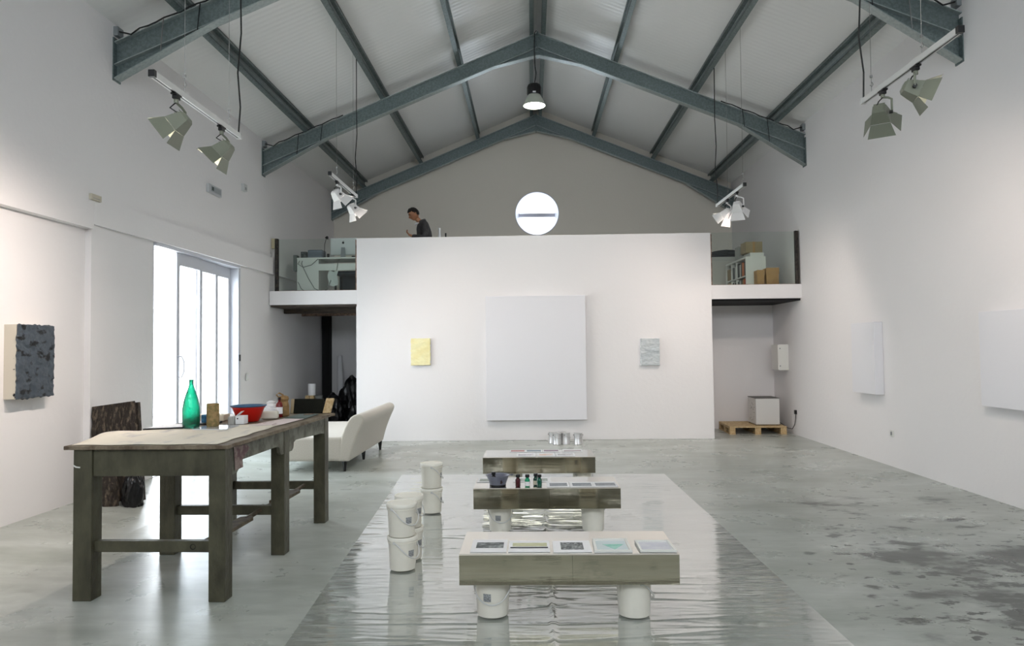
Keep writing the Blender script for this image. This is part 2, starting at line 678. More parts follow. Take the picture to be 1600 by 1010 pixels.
# partition and mezzanine
struct(MB().box(-3.0, 3.0, YS - 0.01, YS + 0.2, 0, 3.457).build('wall_middle', wall_m, bevel=0.006), 'big white freestanding partition wall with paintings', 'wall')
b = MB()
b.box(-4.5, -3.0, YS, YF, 2.335, 2.57)
b.box(3.0, 4.5, YS, YF, 2.335, 2.57)
b.box(-3.0, 3.0, YS + 0.2, YF, 2.335, 2.57)
struct(b.build('trim_2', wall_m), 'white edge of the mezzanine floor either side of the partition', 'mezzanine')
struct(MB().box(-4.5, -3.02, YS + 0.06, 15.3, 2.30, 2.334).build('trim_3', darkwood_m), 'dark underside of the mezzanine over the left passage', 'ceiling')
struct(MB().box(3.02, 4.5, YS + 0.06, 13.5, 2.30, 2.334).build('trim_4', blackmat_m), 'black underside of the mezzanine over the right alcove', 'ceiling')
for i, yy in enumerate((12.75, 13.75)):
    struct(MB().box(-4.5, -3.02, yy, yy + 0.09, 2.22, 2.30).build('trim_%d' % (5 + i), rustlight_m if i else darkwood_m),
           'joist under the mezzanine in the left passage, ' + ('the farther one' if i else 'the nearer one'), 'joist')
struct(MB().box(-4.5, -2.6, 15.3, 15.45, 0, 2.335).build('wall_passage', wall_m), 'grey end wall of the left passage under the mezzanine', 'wall')
struct(MB().box(-3.06, -2.96, YS + 0.2, 15.3, 0, 2.335).build('wall_passage_side', wall_m), 'inner side of the left passage behind the partition', 'wall')
struct(MB().box(2.96, 4.5, 13.5, 13.65, 0, 2.335).build('wall_alcove', wall_m), 'beige back wall of the right alcove behind the fridge', 'wall')
struct(MB().box(2.9, 3.0, YS + 0.2, 13.5, 0, 2.335).build('wall_alcove_side', wall_m), 'inner side of the right alcove behind the partition', 'wall')
struct(MB().box(-4.5, -4.34, 15.1, 15.28, 0, 2.30).build('trim_7', blackmat_m), 'black post in the corner of the left passage', 'post')

# sliding door
door = thing('door_1', 'white aluminium sliding glass door standing partly open in the side wall', 'door', (-4.6, 9.6, 0))
door['kind'] = 'structure'


def fr(bld, y0, y1, z0, z1, x0, x1, w, top=None):
    top = top or w
    bld.box(x0, x1, y0, y0 + w, z0, z1)
    bld.box(x0, x1, y1 - w, y1, z0, z1)
    bld.box(x0, x1, y0 + w, y1 - w, z1 - top, z1)
    bld.box(x0, x1, y0 + w, y1 - w, z0, z0 + w)


b = MB(Matrix.Translation((4.6, -9.6, 0)))
b.box(-4.74, -4.52, 8.34, 8.345, 0, 2.865)
b.box(-4.74, -4.52, 10.80, 10.868, 0, 2.865)
b.box(-4.74, -4.49, 8.345, 10.80, 2.825, 2.868)
b.box(-4.74, -4.52, 8.345, 10.80, 0.0, 0.08)
b.build('frame', alum_m, door, bevel=0.003)
panels = [(8.95, 9.66, -4.57), (9.58, 10.26, -4.62), (10.2, 10.80, -4.67)]
for i, (ya, yb, xx) in enumerate(panels):
    b = MB(Matrix.Translation((4.6, -9.6, 0)))
    fr(b, ya, yb, 0.08, 2.825, xx - 0.022, xx + 0.022, 0.075, 0.16)
    p = b.build('door_panel', alum_m, door, bevel=0.003)
    MB(Matrix.Translation((4.6, -9.6, 0))).box(xx - 0.004, xx + 0.004, ya + .075, yb - .075, .155, 2.665).build('pane', pane_m, p)
    if i == 0:
        MB(Matrix.Translation((4.6, -9.6, 0))).tube(
            [(xx + 0.018, 8.975, 1.50), (xx + 0.055, 9.02, 1.49), (xx + 0.065, 9.06, 1.42), (xx + 0.065, 9.06, 1.30), (xx + 0.055, 9.02, 1.23), (xx + 0.018, 8.975, 1.22)],
            0.010, 8).build('handle', alum_m, p, smooth=True)
    if i == 2:
        MB(Matrix.Translation((4.6, -9.6, 0))).box(-4.53, -4.505, 10.82, 10.85, 1.40, 1.50).build('lock', black_m, p)

# outside: paved yard and a white garden wall
out_m = mat('pale_paving', srgb(225, 222, 214), 0.8, bump=0.1)
outw_m = mat('white_garden_wall', srgb(240, 240, 238), 0.8, bump=0.1)
struct(MB().box(-14, -4.8, 0, 22, -0.2, -0.02).box(-14, 14, -16, -3.5, -0.2, -0.02).build('exterior_ground', out_m), 'pale paving of the yard outside the sliding door', 'ground')
struct(MB().box(-9.4, -9.2, 2, 20, 0, 2.6).build('exterior_wall', outw_m), 'white garden wall outside the sliding door', 'wall')

# round window
win = thing('window_1', 'round white window with one horizontal bar high on the gable wall', 'window', (cx, YF, cz))
win['kind'] = 'structure'
rot = Matrix.Rotation(PI / 2, 4, 'X')      # local z -> -y
winw_m = mat('white_window_paint', srgb(206, 206, 216), .5)
b = MB(rot)
b.lathe([(0.484, -0.005), (0.484, 0.012), (0.50, 0.012), (0.50, 0.001)], seg=56, caps=False)
b.lathe([(0.408, -0.20), (0.484, -0.005)], seg=56, caps=False)
b.lathe([(0.483, -0.28), (0.483, -0.20), (0.408, -0.20), (0.408, -0.28)], seg=56, caps=False)
b.build('frame', winw_m, win, smooth=True)
MB().box(-0.41, 0.41, 0.19, 0.26, -0.045, 0.045).build('glazing_bar', winw_m, win, bevel=0.004)
MB(rot).lathe([(0.41, -0.272), (0.41, -0.264)], seg=56).build('pane', pane_m, win)


# ------------------------------------------------------------------ roof steel
def half_truss(bld, Y, s, part):
    """one rafter from ridge to wall; s=-1 left, +1 right; part selects web/flange pieces"""
    xe = XL if s < 0 else XR
    d = 0.245
    tf, wf, tw = 0.012, 0.06, 0.007
    zt = truss_z
    xh = xe - s * 1.08
    xa = AX + s * 0.73
    # underside: apex haunch, plain, wall haunch
    ze, zm_h, zm_a, za = 4.505, zt(xh) - d, zt(xa) - d, 6.43
    bot = [(AX, za), (xa, zm_a), (xh, zm_h), (xe, ze)]
    top = [(AX, zt(AX)), (xe, zt(xe))]
    if part == 'web':
        poly = [top[0], top[1]] + [(x, z) for x, z in reversed(bot)]
        bld.prism([(x, Y - tw / 2, z) for x, z in poly], (0, tw, 0))
    else:
        def flange(p, q, up):
            (x1, z1), (x2, z2) = p, q
            t = tf if up else -tf
            bld.prism([(x1, Y - wf, z1), (x2, Y - wf, z2), (x2, Y - wf, z2 + t), (x1, Y - wf, z1 + t)], (0, 2 * wf, 0))
        flange((top[0][0], top[0][1] - tf), (top[1][0], top[1][1] - tf), True)
        for p, q in zip(bot, bot[1:]):
            flange(p, q, False)
        # continuing flange edge where the haunch pieces are welded on
        flange((xa, zm_a), (AX, zt(AX) - d + 0.005), False)
        flange((xh, zm_h), (xe, zt(xe) - d), False)


TY = [3.35, 7.507, 11.75, 15.9]
TN = ['high above the viewer', 'over the near spotlights', 'carrying the pendant lamp', 'against the gable wall']
for Y, nm in zip(TY, TN):
    t = thing('roof_truss', 'grey galvanised steel portal rafter ' + nm, 'rafter', (AX, Y, 0))
    t['kind'] = 'structure'
    mx = Matrix.Translation((-AX, -Y, 0))
    for s in (-1, 1):
        b = MB(mx)
        half_truss(b, Y, s, 'web')
        w = b.build('web', steel_m, t)
        b = MB(mx)
        half_truss(b, Y, s, 'fl')
        b.build('flange', flange_m, w)
        xe = XL if s < 0 else XR
        MB(mx).box(xe - 0.012 if s > 0 else xe, xe if s > 0 else xe + 0.012, Y - .07, Y + .07, 4.48, 4.95).build('end_plate', steel_m, t)
    b = MB(mx)
    b.box(AX - .014, AX + .014, Y - .075, Y + .075, 6.41, 6.81)
    for zz in (6.48, 6.56, 6.66, 6.73):
        for yy in (-.05, .05):
            b.tube([(AX - .028, Y + yy, zz), (AX + .028, Y + yy, zz)], 0.011, 6)
    b.build('ridge_plate', steel_m, t)

PX = [-3.92, -2.63, -1.34, -0.13, 0.13, 1.32, 2.63, 3.92]
PN = ['nearest the left wall', 'second from the left wall', 'left of the ridge pair', 'left one of the ridge pair', 'right one of the ridge pair',
      'right of the ridge pair', 'second from the right wall', 'nearest the right wall']
for dx, nm in zip(PX, PN):
    x = AX + dx
    z0, z1 = truss_z(x), roof_z(x)
    s = -1 if dx < 0 else 1
    b = MB()
    tilt = -SL * s
    w, tt = 0.065, 0.008

    def pt(u, h):      # u along slope sideways, h up
        return (x + u, z0 + tilt * u + h)
    H = 0.192
    # C profile, its open side towards the ridge
    q = -s * w
    for (u0, u1, h0, h1) in ((0, q, 0.002, tt), (0, q, H - tt, H), (q, q - (-s) * tt, 0.002, 0.038), (q, q - (-s) * tt, H - .038, H)):
        p = [pt(u0, h0), pt(u1, h0), pt(u1, h1), pt(u0, h1)]
        b.prism([(c_[0], YN, c_[1]) for c_ in p], (0, YF - YN, 0))
    o = struct(b.build('purlin', steel_m), 'long grey steel purlin under the roof, ' + nm, 'purlin')
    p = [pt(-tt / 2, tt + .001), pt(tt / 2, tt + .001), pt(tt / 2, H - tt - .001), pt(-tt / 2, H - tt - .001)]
    MB().prism([(c_[0], YN, c_[1]) for c_ in p], (0, YF - YN, 0)).build('web', flange_m, o)  # web lightened in colour as though lit inside the open profile

# ================================================================== TABLE
table = thing('work_table', 'long olive green painted wooden work table with six square legs', 'table', (-2.44, 4.42, 0), math.radians(-1.3))
TW, TL = 0.487, 2.13
LY = [0.0, 1.0, 1.99]
b = MB()
def top_fn(u0, u1, v0, v1):
    pass
b = MB()
N = 40
pts = []
outl = []
for k in range(N + 1):
    outl.append((-TW - .045 + (2 * TW + .075) * k / N, -.03 + 0.004 * math.sin(k * 2.1) + 0.003 * math.sin(k * .9)))
for k in range(1, 60):
    outl.append((TW + .03 + 0.003 * math.sin(k * 1.7), -.03 + (TL + .06) * k / 60))
outl += [(TW + .045, TL + .03), (-TW - .04, TL + .03)]
b.prism([(x, y, .945) for x, y in outl], (0, 0, .025))
b.build('tabletop', tabletop_m, table, bevel=0.004)
for y in LY:
    for s in (-1, 1):
        x0, x1 = (-TW, -TW + .12) if s < 0 else (TW - .105, TW)
        MB().box(x0, x1, y, y + .11, 0, .945).build('leg', table_m, table, bevel=0.005)
MB().box(-TW + .12, TW - .105, .012, .04, .775, .945).build('apron', table_m, table, bevel=0.003)
MB().box(-TW + .12, TW - .105, TL - .05, TL - .022, .80, .945).build('apron', table_m, table, bevel=0.003)
for s in (-1, 1):
    x = TW - .03 if s > 0 else -TW + .005
    for a, c, dr1, dr2 in ((LY[0] + .11, LY[1], 1, 1), (LY[1] + .11, LY[2], 1, 0)):
        prof = [(a, .945), (c, .945)]
        hb = .765
        if dr2:
            prof += [(c, hb), (c - .04, hb), (c - .07, hb + .02), (c - .085, hb + .06), (c - .12, .838)]
        else:
            prof += [(c, .80), (c - .05, .81)]
        if dr1:
            prof += [(a + .16, .838), (a + .11, hb + .06), (a + .10, hb + .02), (a + .07, hb), (a, hb)]
        else:
            prof += [(a, .838)]
        b = MB()
        b.prism([(x, y, z) for y, z in prof], (.025, 0, 0))
        b.build('apron', sideapron_m if s > 0 else table_m, table)
SZ0, SZ1 = .297, .367
for i, y in enumerate(LY):
    st = MB().box(-TW + .12, TW - .105, y + .03, y + .08, SZ0, SZ1).build('stretcher', table_m, table, bevel=0.004)
    if i == 0:
        MB(Matrix.Translation((.27, .031, .332)) @ Matrix.Rotation(PI / 2, 4, 'X')).lathe([(0.0, .0), (.012, .0), (.016, .002), (.018, .004)], seg=16, caps=False).build('hole', blackmat_m, st)
b = MB()
xr = .285
for ya, yb in ((LY[0] + .08, LY[1] + .03), (LY[1] + .08, LY[2] + .03)):
    b.tube([(xr, ya, .332), (xr, ya + .30, .325)], .017, 10)
    b.tube([(xr, yb - .25, .325), (xr, yb, .332)], .017, 10)
    b.prism([(xr - .055, ya + .27, .315), (xr, ya + .31, .315), (xr + .05, ya + .27, .315), (xr + .05, yb - .24, .315), (xr + .02, yb - .20, .315), (xr - .05, yb - .24, .315)], (0, 0, .024))
b.build('long_stretcher', mat('worn_stretcher', srgb(104, 92, 74), .6, col2=srgb(74, 66, 54), nscale=12, bump=.2), table)
# paint splashes on the legs and apron
MB().prism([(TW + .0015, .12, .94), (TW + .0015, .32, .93), (TW + .0015, .36, .90), (TW + .0015, .25, .84), (TW + .0015, .26, .79), (TW + .0015, .14, .785)], (.001, 0, 0)).build(
    'paint_splash', mat('dried_plum_paint', srgb(92, 58, 62), .5, col2=srgb(150, 136, 128), nscale=14), table)
b = MB()
b.tube([(-TW + .002, -.001, .845), (-TW + .02, -.002, .835), (-TW + .045, -.002, .832)], .005, 6)
b.build('paint_drip', white_m, table)

TZ = 0.972

# ------------------------------------------------------------------ things on the table
def paper(name, label, cat, pts, z, th, m, group=None, m2=None):
    b = MB()
    b.prism([(x, y, z) for x, y in pts], (0, 0, th))
    o = b.build(name, m)
    tag(o, label, cat, group)
    return o


runner_m = mat('paint_marked_paper', srgb(232, 224, 208), .8, col2=srgb(190, 186, 184), nscale=5, nlo=.55, nhi=.72, mapscale=(1.5, .6, 1))
b = MB()
b.grid(24, 30, lambda u, v: (-2.93 + u * .925 + .02 * math.sin(9 * v) * (u < .05) + .008 * math.sin(v * 23) * (u > .95), 4.42 + v * (.78 + .55 * u) + .012 * math.sin(u * 17), TZ + .002 + (0.035 * max(0, 1 - u / .16) ** 1.5 * math.sin(PI * min(1, v * 1.05)) if v < .95 else 0)))
o = b.build('paper_sheet', runner_m, smooth=True, solid=.0015)
tag(o, 'large cream paper with grey paint marks covering the near end of the table', 'paper')
TZ2 = TZ + .004
paper('paper_sheet', 'pinkish white papers along the right edge of the work table', 'paper', [(-2.22, 5.45), (-1.99, 5.50), (-1.955, 5.95), (-2.13, 5.98), (-2.19, 5.7)], TZ + .004, .003,
      mat('pink_paper', srgb(222, 208, 206), .8, col2=srgb(140, 96, 96), nscale=4, nlo=.6, nhi=.66, mapscale=(3, 1, 1)))
paper('sketch_pad', 'white topped black pad lying left of the green bottle', 'pad', [(-2.92, 5.22), (-2.66, 5.30), (-2.66, 5.50), (-2.90, 5.55)], TZ2, .010, [black_m])
paper('paper_sheet', 'white paper lying on the black pad left of the bottle', 'paper', [(-2.905, 5.232), (-2.665, 5.305), (-2.665, 5.495), (-2.895, 5.54)], TZ2 + .011, .002, paper_m)
paper('sketch_pad', 'black pad behind the green bottle', 'pad', [(-2.86, 5.62), (-2.56, 5.58), (-2.56, 5.76), (-2.84, 5.83)], TZ, .010, black_m)
paper('paper_sheet', 'white paper on the black pad behind the bottle', 'paper', [(-2.85, 5.63), (-2.57, 5.59), (-2.57, 5.74), (-2.83, 5.81)], TZ + .011, .002, paper_m)
paper('glass_plate', 'shiny pale plate under the tan cylinder', 'plate', [(-2.54, 5.20), (-2.28, 5.19), (-2.30, 5.46), (-2.56, 5.47)], TZ2, .006, mat('pale_shiny_plate', srgb(205, 210, 216), .12, coat=.5))
paper('paper_sheet', 'crumpled white papers behind the tan tray', 'paper', [(-3.0, 6.05), (-2.7, 6.1), (-2.62, 6.4), (-2.95, 6.42)], TZ, .012, paper_m)

bx = -2.604
btl = thing('green_bottle', 'tall green glass bottle with embossed swirls on the work table', 'bottle', (bx - .01, 5.335, TZ2 + .001))
gm = mat('green_glass', srgb(60, 200, 150), .03, trans=1.0, ior=1.45, bump=.35, bscale=26)
gm.node_tree.nodes['Principled BSDF'].inputs['Base Color'].default_value = (0.05, 0.46, 0.33, 1)
prof = [(0.0, 0), (.050, 0), (.060, .006), (.0625, .03), (.064, .10), (.062, .15), (.054, .20), (.040, .25), (.026, .29), (.018, .315), (.0155, .34), (.0155, .352), (.018, .354), (.018, .362), (.014, .364)]
inn = [(.011, .364), (.012, .33), (.021, .30), (.036, .25), (.050, .20), (.058, .15), (.060, .10), (.058, .03), (.05, .012), (0, .012)]
MB().lathe(prof + inn, seg=36, caps=False).build('bottle_glass', gm, btl, smooth=True)

cyl_m = mat('speckled_tan', srgb(158, 130, 88), .7, col2=srgb(122, 108, 66), nscale=30, bump=.2, bscale=90)
o = MB().lathe([(0, 0), (.044, 0), (.046, .01), (.046, .165), (.044, .172), (.036, .172), (.034, .16), (0, .16)], (-2.47, 5.385, TZ2 + .0075), 32, caps=False).build('tan_cylinder', cyl_m, smooth=True)
tag(o, 'tan speckled cylinder standing between the bottle and the red bowl', 'cylinder')

bowl = thing('plastic_basin', 'red plastic basin with a blue basin nested inside on the table', 'basin', (-2.375, 5.83, TZ + .003))
MB().lathe([(0, 0), (.085, 0), (.09, .004), (.135, .105), (.143, .108), (.143, .113), (.132, .112), (.086, .010), (0, .008)], seg=40, caps=False).build(
    'red_basin', mat('red_plastic', srgb(198, 28, 18), .3), bowl, smooth=True)
MB().lathe([(0, .012), (.082, .012), (.13, .114), (.152, .117), (.152, .124), (.128, .122), (.078, .02), (0, .018)], seg=40, caps=False).build(
    'blue_basin', mat('blue_plastic', srgb(62, 96, 128), .35), bowl, smooth=True)
bowl.scale = (.94, .94, 1.06)

def wbox(name, label, cat, x0, x1, y0, y1, z, h, m, rz=0.0, bevel=.003):
    t = MB(Matrix.Rotation(rz, 4, 'Z'))
    t.box(-(x1 - x0) / 2, (x1 - x0) / 2, -(y1 - y0) / 2, (y1 - y0) / 2, 0, h)
    o = t.build(name, m, bevel=bevel)
    o.location = ((x0 + x1) / 2, (y0 + y1) / 2, z)
    return tag(o, label, cat)


wbox('paint_box', 'small blue box left of the tan cylinder', 'box', -2.655, -2.565, 5.585, 5.66, TZ + .016, .062, mat('blue_card', srgb(28, 84, 128), .5, col2=srgb(60, 130, 170), nscale=30))
pb = thing('carton', 'small white carton with an open flap in front of the red bowl', 'box', (-2.345, 5.62, TZ + .003))
MB().box(-.035, .035, -.04, .04, 0, .066).build('carton_body', paper_m, pb, bevel=.002)
MB(Matrix.Translation((-.03, 0, .067)) @ Matrix.Rotation(-.7, 4, 'Y')).box(0, .05, -.03, .03, 0, .002).build('flap', paper_m, pb)
MB().box(-.022, -.012, -.0415, -.0405, .04, .05).build('logo', black_m, pb)
wbox('carton', 'small grey striped carton between the tan cylinder and the white carton', 'box', -2.43, -2.385, 5.56, 5.62, TZ + .003, .062, mat('striped_card', srgb(200, 200, 196), .6, col2=srgb(160, 160, 158), nscale=60, mapscale=(3, 3, .1)))
tr = wbox('tray', 'long shallow cream tray behind the green bottle', 'tray', -2.86, -2.60, 5.86, 6.0, TZ + .003, .05, mat('cream_tray', srgb(214, 204, 182), .6), .05)
wbox('foam_tub', 'white oblong tub right of the red basin', 'tub', -2.34, -2.20, 5.985, 6.06, TZ + .005, .062, mat('white_tub', srgb(232, 228, 214), .45), .12, .012)
ts = thing('tissue_box', 'white tissue box with a tissue pulled out behind the basin', 'tissue box', (-2.36, 6.30, TZ + .001))
MB().box(-.07, .07, -.06, .06, 0, .07).build('box_body', paper_m, ts, bevel=.003)
MB().box(-.05, -.015, -.0612, -.0603, .03, .045).build('logo', black_m, ts)
b = MB()
b.lathe([(.045, .07), (.05, .09), (.035, .11), (.04, .122), (.015, .135), (0, .132)], seg=9, caps=False)
b.build('tissue', paper_m, ts)
rb = thing('sauce_bottle', 'small dark red bottle with a white label on the table', 'bottle', (-2.235, 6.155, TZ + .003))
MB().lathe([(0, 0), (.027, 0), (.029, .004), (.029, .105), (.022, .125), (.011, .135), (.011, .15)], seg=24).build('bottle_body', mat('red_bottle', srgb(110, 18, 22), .25), rb, smooth=True)
MB().lathe([(.0295, .03), (.0295, .088)], seg=24, caps=False).build('label_sticker', paper_m, rb, smooth=True)
MB().lathe([(0, .15), (.013, .15), (.013, .172), (0, .172)], seg=16, caps=False).build('cap', black_m, rb, smooth=True)
bag_m = mat('brown_paper', srgb(156, 124, 80), .7, col2=srgb(128, 100, 62), nscale=12, bump=.4, bscale=24)
bag = thing('paper_bag', 'brown paper bag with a twisted top beside the red bottle', 'bag', (-2.235, 6.255, TZ + .003))
MB(Matrix.Translation((0, 0, 0))).lathe([(0, 0), (.05, 0), (.055, .01), (.052, .09), (.042, .13), (.05, .15), (.045, .17), (.025, .18), (0, .175)], seg=10, caps=False).build('bag_body', bag_m, bag)
MB().tube([(-.02, -.02, .15), (-.05, -.03, .19), (-.03, -.02, .205), (0, -.02, .19), (.02, -.03, .17)], .007, 6).build('bag_twist', bag_m, bag, smooth=True)
# board leaning at the far end of the table
ld = thing('leaning_board', 'low dark panel with pale wooden edge propped at the far table end', 'board', (-2.07, 6.53, TZ + .001), -.03)
mxl = Matrix.Rotation(-.25, 4, 'X')
MB(mxl).box(-.17, .105, 0, .02, .001, .135).build('dark_panel', mat('dark_green_board', srgb(26, 27, 22), .9, spec=.15, bump=.1), ld)
MB(mxl).prism([(.105, -.004, .001), (.175, -.004, .001), (.2, -.004, .138), (.13, -.004, .138)], (0, .026, 0)).build('wood_strip', wood_m, ld)
MB(mxl).box(-.20, -.17, 0, .02, .001, .135).build('wood_strip', card2_m, ld)
paper('cutting_mat', 'grey green cutting mat at the far end of the table', 'mat', [(-2.15, 6.02), (-1.955, 6.0), (-1.965, 6.40), (-2.14, 6.42)], TZ + .001, .006, mat('grey_green_mat', srgb(96, 108, 104), .6))
b = MB()
b.tube([(-2.06, 6.28, TZ + .011), (-2.0, 6.36, TZ + .011)], .0035, 6)
tag(b.build('paint_brush', rustlight_m), 'thin brush lying on the grey green mat', 'brush')

# ------------------------------------------------------------------ dark slabs by the left wall
t = thing('charcoal_slab', 'thick dark bark textured slab standing against the wall behind the table', 'slab', (-4.255, 7.06, .058))
def slab_fn(u, v, off):
    zt = .945 + .055 * u
    if u > .95:
        zt -= .02
    z = v * zt
    xl = -.245 - .012 * v
    xr = .285 - .10 * v + .012 * mnoise.noise((3, v * 9, 2)) - (.02 if v > .78 else 0)
    x = xl + (xr - xl) * u
    y = off + .10 * v + .05 * u
    if off == 0:
        y += .030 * mnoise.noise((u * 9, v * 3.5, 1)) + .016 * mnoise.noise((u * 22, v * 9, 5))
    return (x, y, z)
b = MB()
b.grid(60, 70, lambda u, v: slab_fn(u, v, 0))
b.prism([slab_fn(0, 0, 0.03), slab_fn(1, 0, 0.03), slab_fn(1, 1, 0.03), slab_fn(0, 1, .03)], (0, .05, 0))
b.build('slab_body', chars_m, t)
MB().box(-.243, -.17, -.045, -.03, 0.0, .42).build('grey_backing_strip', mat('grey_backing', srgb(92, 92, 90), .8), t)
def lump(name, label, cat, c, s, m, seed, rough=.25):
    b = MB()
    bm = bmesh.new()
    bmesh.ops.create_icosphere(bm, subdivisions=4, radius=1)
    for v in bm.verts:
        d = v.co.normalized()
        k = 1 + rough * mnoise.noise(d * 1.7 + Vector((seed, 0, 0))) + .10 * mnoise.noise(d * 5 + Vector((0, seed, 0))) + .05 * mnoise.noise(d * 12 + Vector((0, seed, 3)))
        p = Vector((d.x * s[0], d.y * s[1], d.z * s[2])) * k
        v.co = Vector((p.x, p.y, max(p.z, -s[2] * .6) + s[2] * .6))
    b.bm.free()
    b.bm = bm
    o = b.build(name, m, smooth=False)
    o.location = c
    return tag(o, label, cat)


bagm = mat('black_bin_bag', srgb(12, 12, 14), .28, bump=.6, bscale=7)
lump('dark_block', 'dark brown lumpy block on the floor before the bark textured slab', 'block', (-4.19, 6.92, .045), (.10, .07, .2), chars_m, 3)
lump('rubbish_bag', 'black bag on the floor right of the bark textured slab', 'bag', (-3.975, 6.97, .034), (.10, .10, .22), bagm, 8)

# ------------------------------------------------------------------ sofa (backrest towards the room)
sofa = thing('chaise_sofa', 'cream linen daybed with a sloping backrest and black tapered legs', 'sofa', (-2.4, 9.05, 0))
MB().box(-.92, -.06, 0.0, 2.06, .135, .44).build('seat', sofa_m, sofa, bevel=.035, bseg=4, smooth=True)
pf = [(-.12, .135), (.035, .135), (.06, .24), (.105, .38), (.16, .52), (.205, .62), (.215, .675), (.185, .715), (.13, .728), (.06, .70), (.01, .64), (-.04, .54), (-.075, .44), (-.10, .30)]
b = MB()
def smooth_closed(p, m=4):
    out, n_ = [], len(p)
    for i in range(n_):
        p0, p1, p2, p3 = (Vector(p[(i + d) % n_]) for d in (-1, 0, 1, 2))
        for j in range(m):
            t_ = j / m
            out.append(tuple(.5 * (2 * p1 + (p2 - p0) * t_ + (2 * p0 - 5 * p1 + 4 * p2 - p3) * t_ ** 2 + (3 * p1 - p0 - 3 * p2 + p3) * t_ ** 3)))
    return out
pf = pf[:2] + smooth_closed(pf)[8:-4]
b.prism([(x, 0, z) for x, z in pf], (0, 2.06, 0))
b.build('backrest', sofa_m, sofa, bevel=.025, bseg=4, smooth=True)
for (x, y) in ((-.045, .06), (-.03, 1.03), (0.0, 1.99), (-.86, .06), (-.86, 1.99)):
    MB(Matrix.Translation((x, y, 0))).lathe([(.016, 0), (.032, .14)], seg=4).build('leg', black_m, sofa)

# ------------------------------------------------------------------ plastic sheet
sh = [(-1.32, 3.2), (1.602, 3.2), (1.555, 8.76), (-1.655, 8.82)]


def sheet_fn(u, v):
    a = Vector(sh[0] + (0,)).lerp(Vector(sh[3] + (0,)), v)
    c = Vector(sh[1] + (0,)).lerp(Vector(sh[2] + (0,)), v)
    p = a.lerp(c, u)
    fold = .014 * math.exp(-((p.x - .065 - .006 * math.sin(p.y * 3)) / .014) ** 2)
    wr = mnoise.noise((p.x * .7, p.y * 4.2, 0))
    wr2 = mnoise.noise((p.x * 2.1 + 7, p.y * 15, 3))
    rid = (max(0, .10 - abs(wr)) / .10) ** 2
    rid2 = max(0, .18 - abs(wr2)) / .18
    amp = .5 + .5 * mnoise.noise((p.x * 1.1, p.y * .9, 5))
    z = .0025 + .0095 * rid * max(0, amp - .25) + .0008 * rid2
    return (p.x, p.y, min(z, .0128) + fold)


film_m2 = film_m
o = MB().grid(150, 520, sheet_fn).build('plastic_sheet', film_m2, smooth=True)
tag(o, 'wrinkled clear plastic sheet spread on the concrete floor under the benches', 'plastic sheet')
FZ = .0135

# ------------------------------------------------------------------ buckets
def make_bucket(label, lid=True):
    t = thing('plastic_bucket', label, 'bucket', (0, 0, 0), 0, 'white plastic buckets')
    MB().lathe([(0, 0), (.086, 0), (.090, .003), (.0985, .185), (.104, .186), (.104, .194), (.100, .195), (.1005, .208), (.105, .209), (.105, .218), (.100, .221), (.097, .219), (.0965, .19), (.088, .006), (0, .005)],
               seg=36, caps=False).build('bucket_body', bucket_m, t, smooth=True)
    if lid:
        MB().lathe([(.098, .205), (.107, .205), (.107, .226), (.104, .230), (.097, .230), (.095, .224), (0, .224)], seg=36, caps=False).build('lid', lid_m, t, smooth=True)
    pts = []
    for k in range(17):
        a = PI * k / 16
        x, s = math.cos(a) * .107, math.sin(a)
        pts.append((x, -.107 * s ** .7 * .98 - .006, .198 - .115 * s))
    h = MB(Matrix.Rotation(1.15, 4, 'Z')).tube(pts, .0042, 6).build('handle', handle_m, t, smooth=True)
    for sx in (-1, 1):
        MB(Matrix.Rotation(1.15, 4, 'Z')).lathe([(0, -.008), (.008, -.008), (.008, .008), (0, .008)], (sx * .106, 0, .198), 10, caps=False).build('handle_lug', handle_m, t, smooth=True)
    b = MB()
    seg = 6
    ra = lambda z: .0988 - (.185 - z) * .0465 + .0008
    g = [[b.v((ra(z) * math.sin(a), -ra(z) * math.cos(a), z)) for a in [.62 + .48 * i / seg for i in range(seg + 1)]] for z in (.095, .14)]
    for i in range(seg):
        b.face([g[0][i], g[0][i + 1], g[1][i + 1], g[1][i]])
    b.build('label_sticker', sticker_m, t, smooth=True)
    return t


bk0 = make_bucket('white lidded bucket, bottom of the nearest stack left of the benches')
bk0.location = (-.965, 5.05, FZ)
HB = .2305
dup(bk0, (-.968, 5.045, FZ + HB), -.15, 'white lidded bucket, top of the nearest stack left of the benches')
dup(bk0, (-.96, 5.30, FZ), .25, 'white lidded bucket, bottom of the stack just behind the nearest stack')
dup(bk0, (-.962, 5.30, FZ + HB), .25, 'white lidded bucket, top of the stack just behind the nearest stack')
dup(bk0, (-1.0, 6.77, FZ), .55, 'white lidded bucket, bottom of the stack beside the middle bench')
dup(bk0, (-1.0, 6.775, FZ + HB), .55, 'white lidded bucket, top of the stack beside the middle bench')

BH = .400
BT = .175
under = [(-.283, 4.19, -1.15, 'left bucket carrying the nearest steel bench'), (.533, 4.185, 2.1 - 1.4, 'right bucket carrying the nearest steel bench'),
         (-.322, 6.09, -1.0, 'left bucket carrying the middle steel bench'), (.462, 6.09, 1.9, 'right bucket carrying the middle steel bench'),
         (-.25, 7.76, .3, 'left bucket carrying the farthest steel bench'), (.49, 7.76, -.6, 'right bucket carrying the farthest steel bench')]
bk1 = make_bucket('white ' + under[0][3], lid=False)
MB().lathe([(0, .212), (.096, .212)], seg=30, caps=False).build('paint', mat('dried_grey_paint', srgb(150, 150, 148), .5), bk1)
for i, (x, y, rz, lb) in enumerate(under):
    if i == 0:
        bk1.location = (x, y, FZ)
        bk1.rotation_euler = (0, 0, rz)
    else:
        dup(bk1, (x, y, FZ), rz, 'white ' + lb)

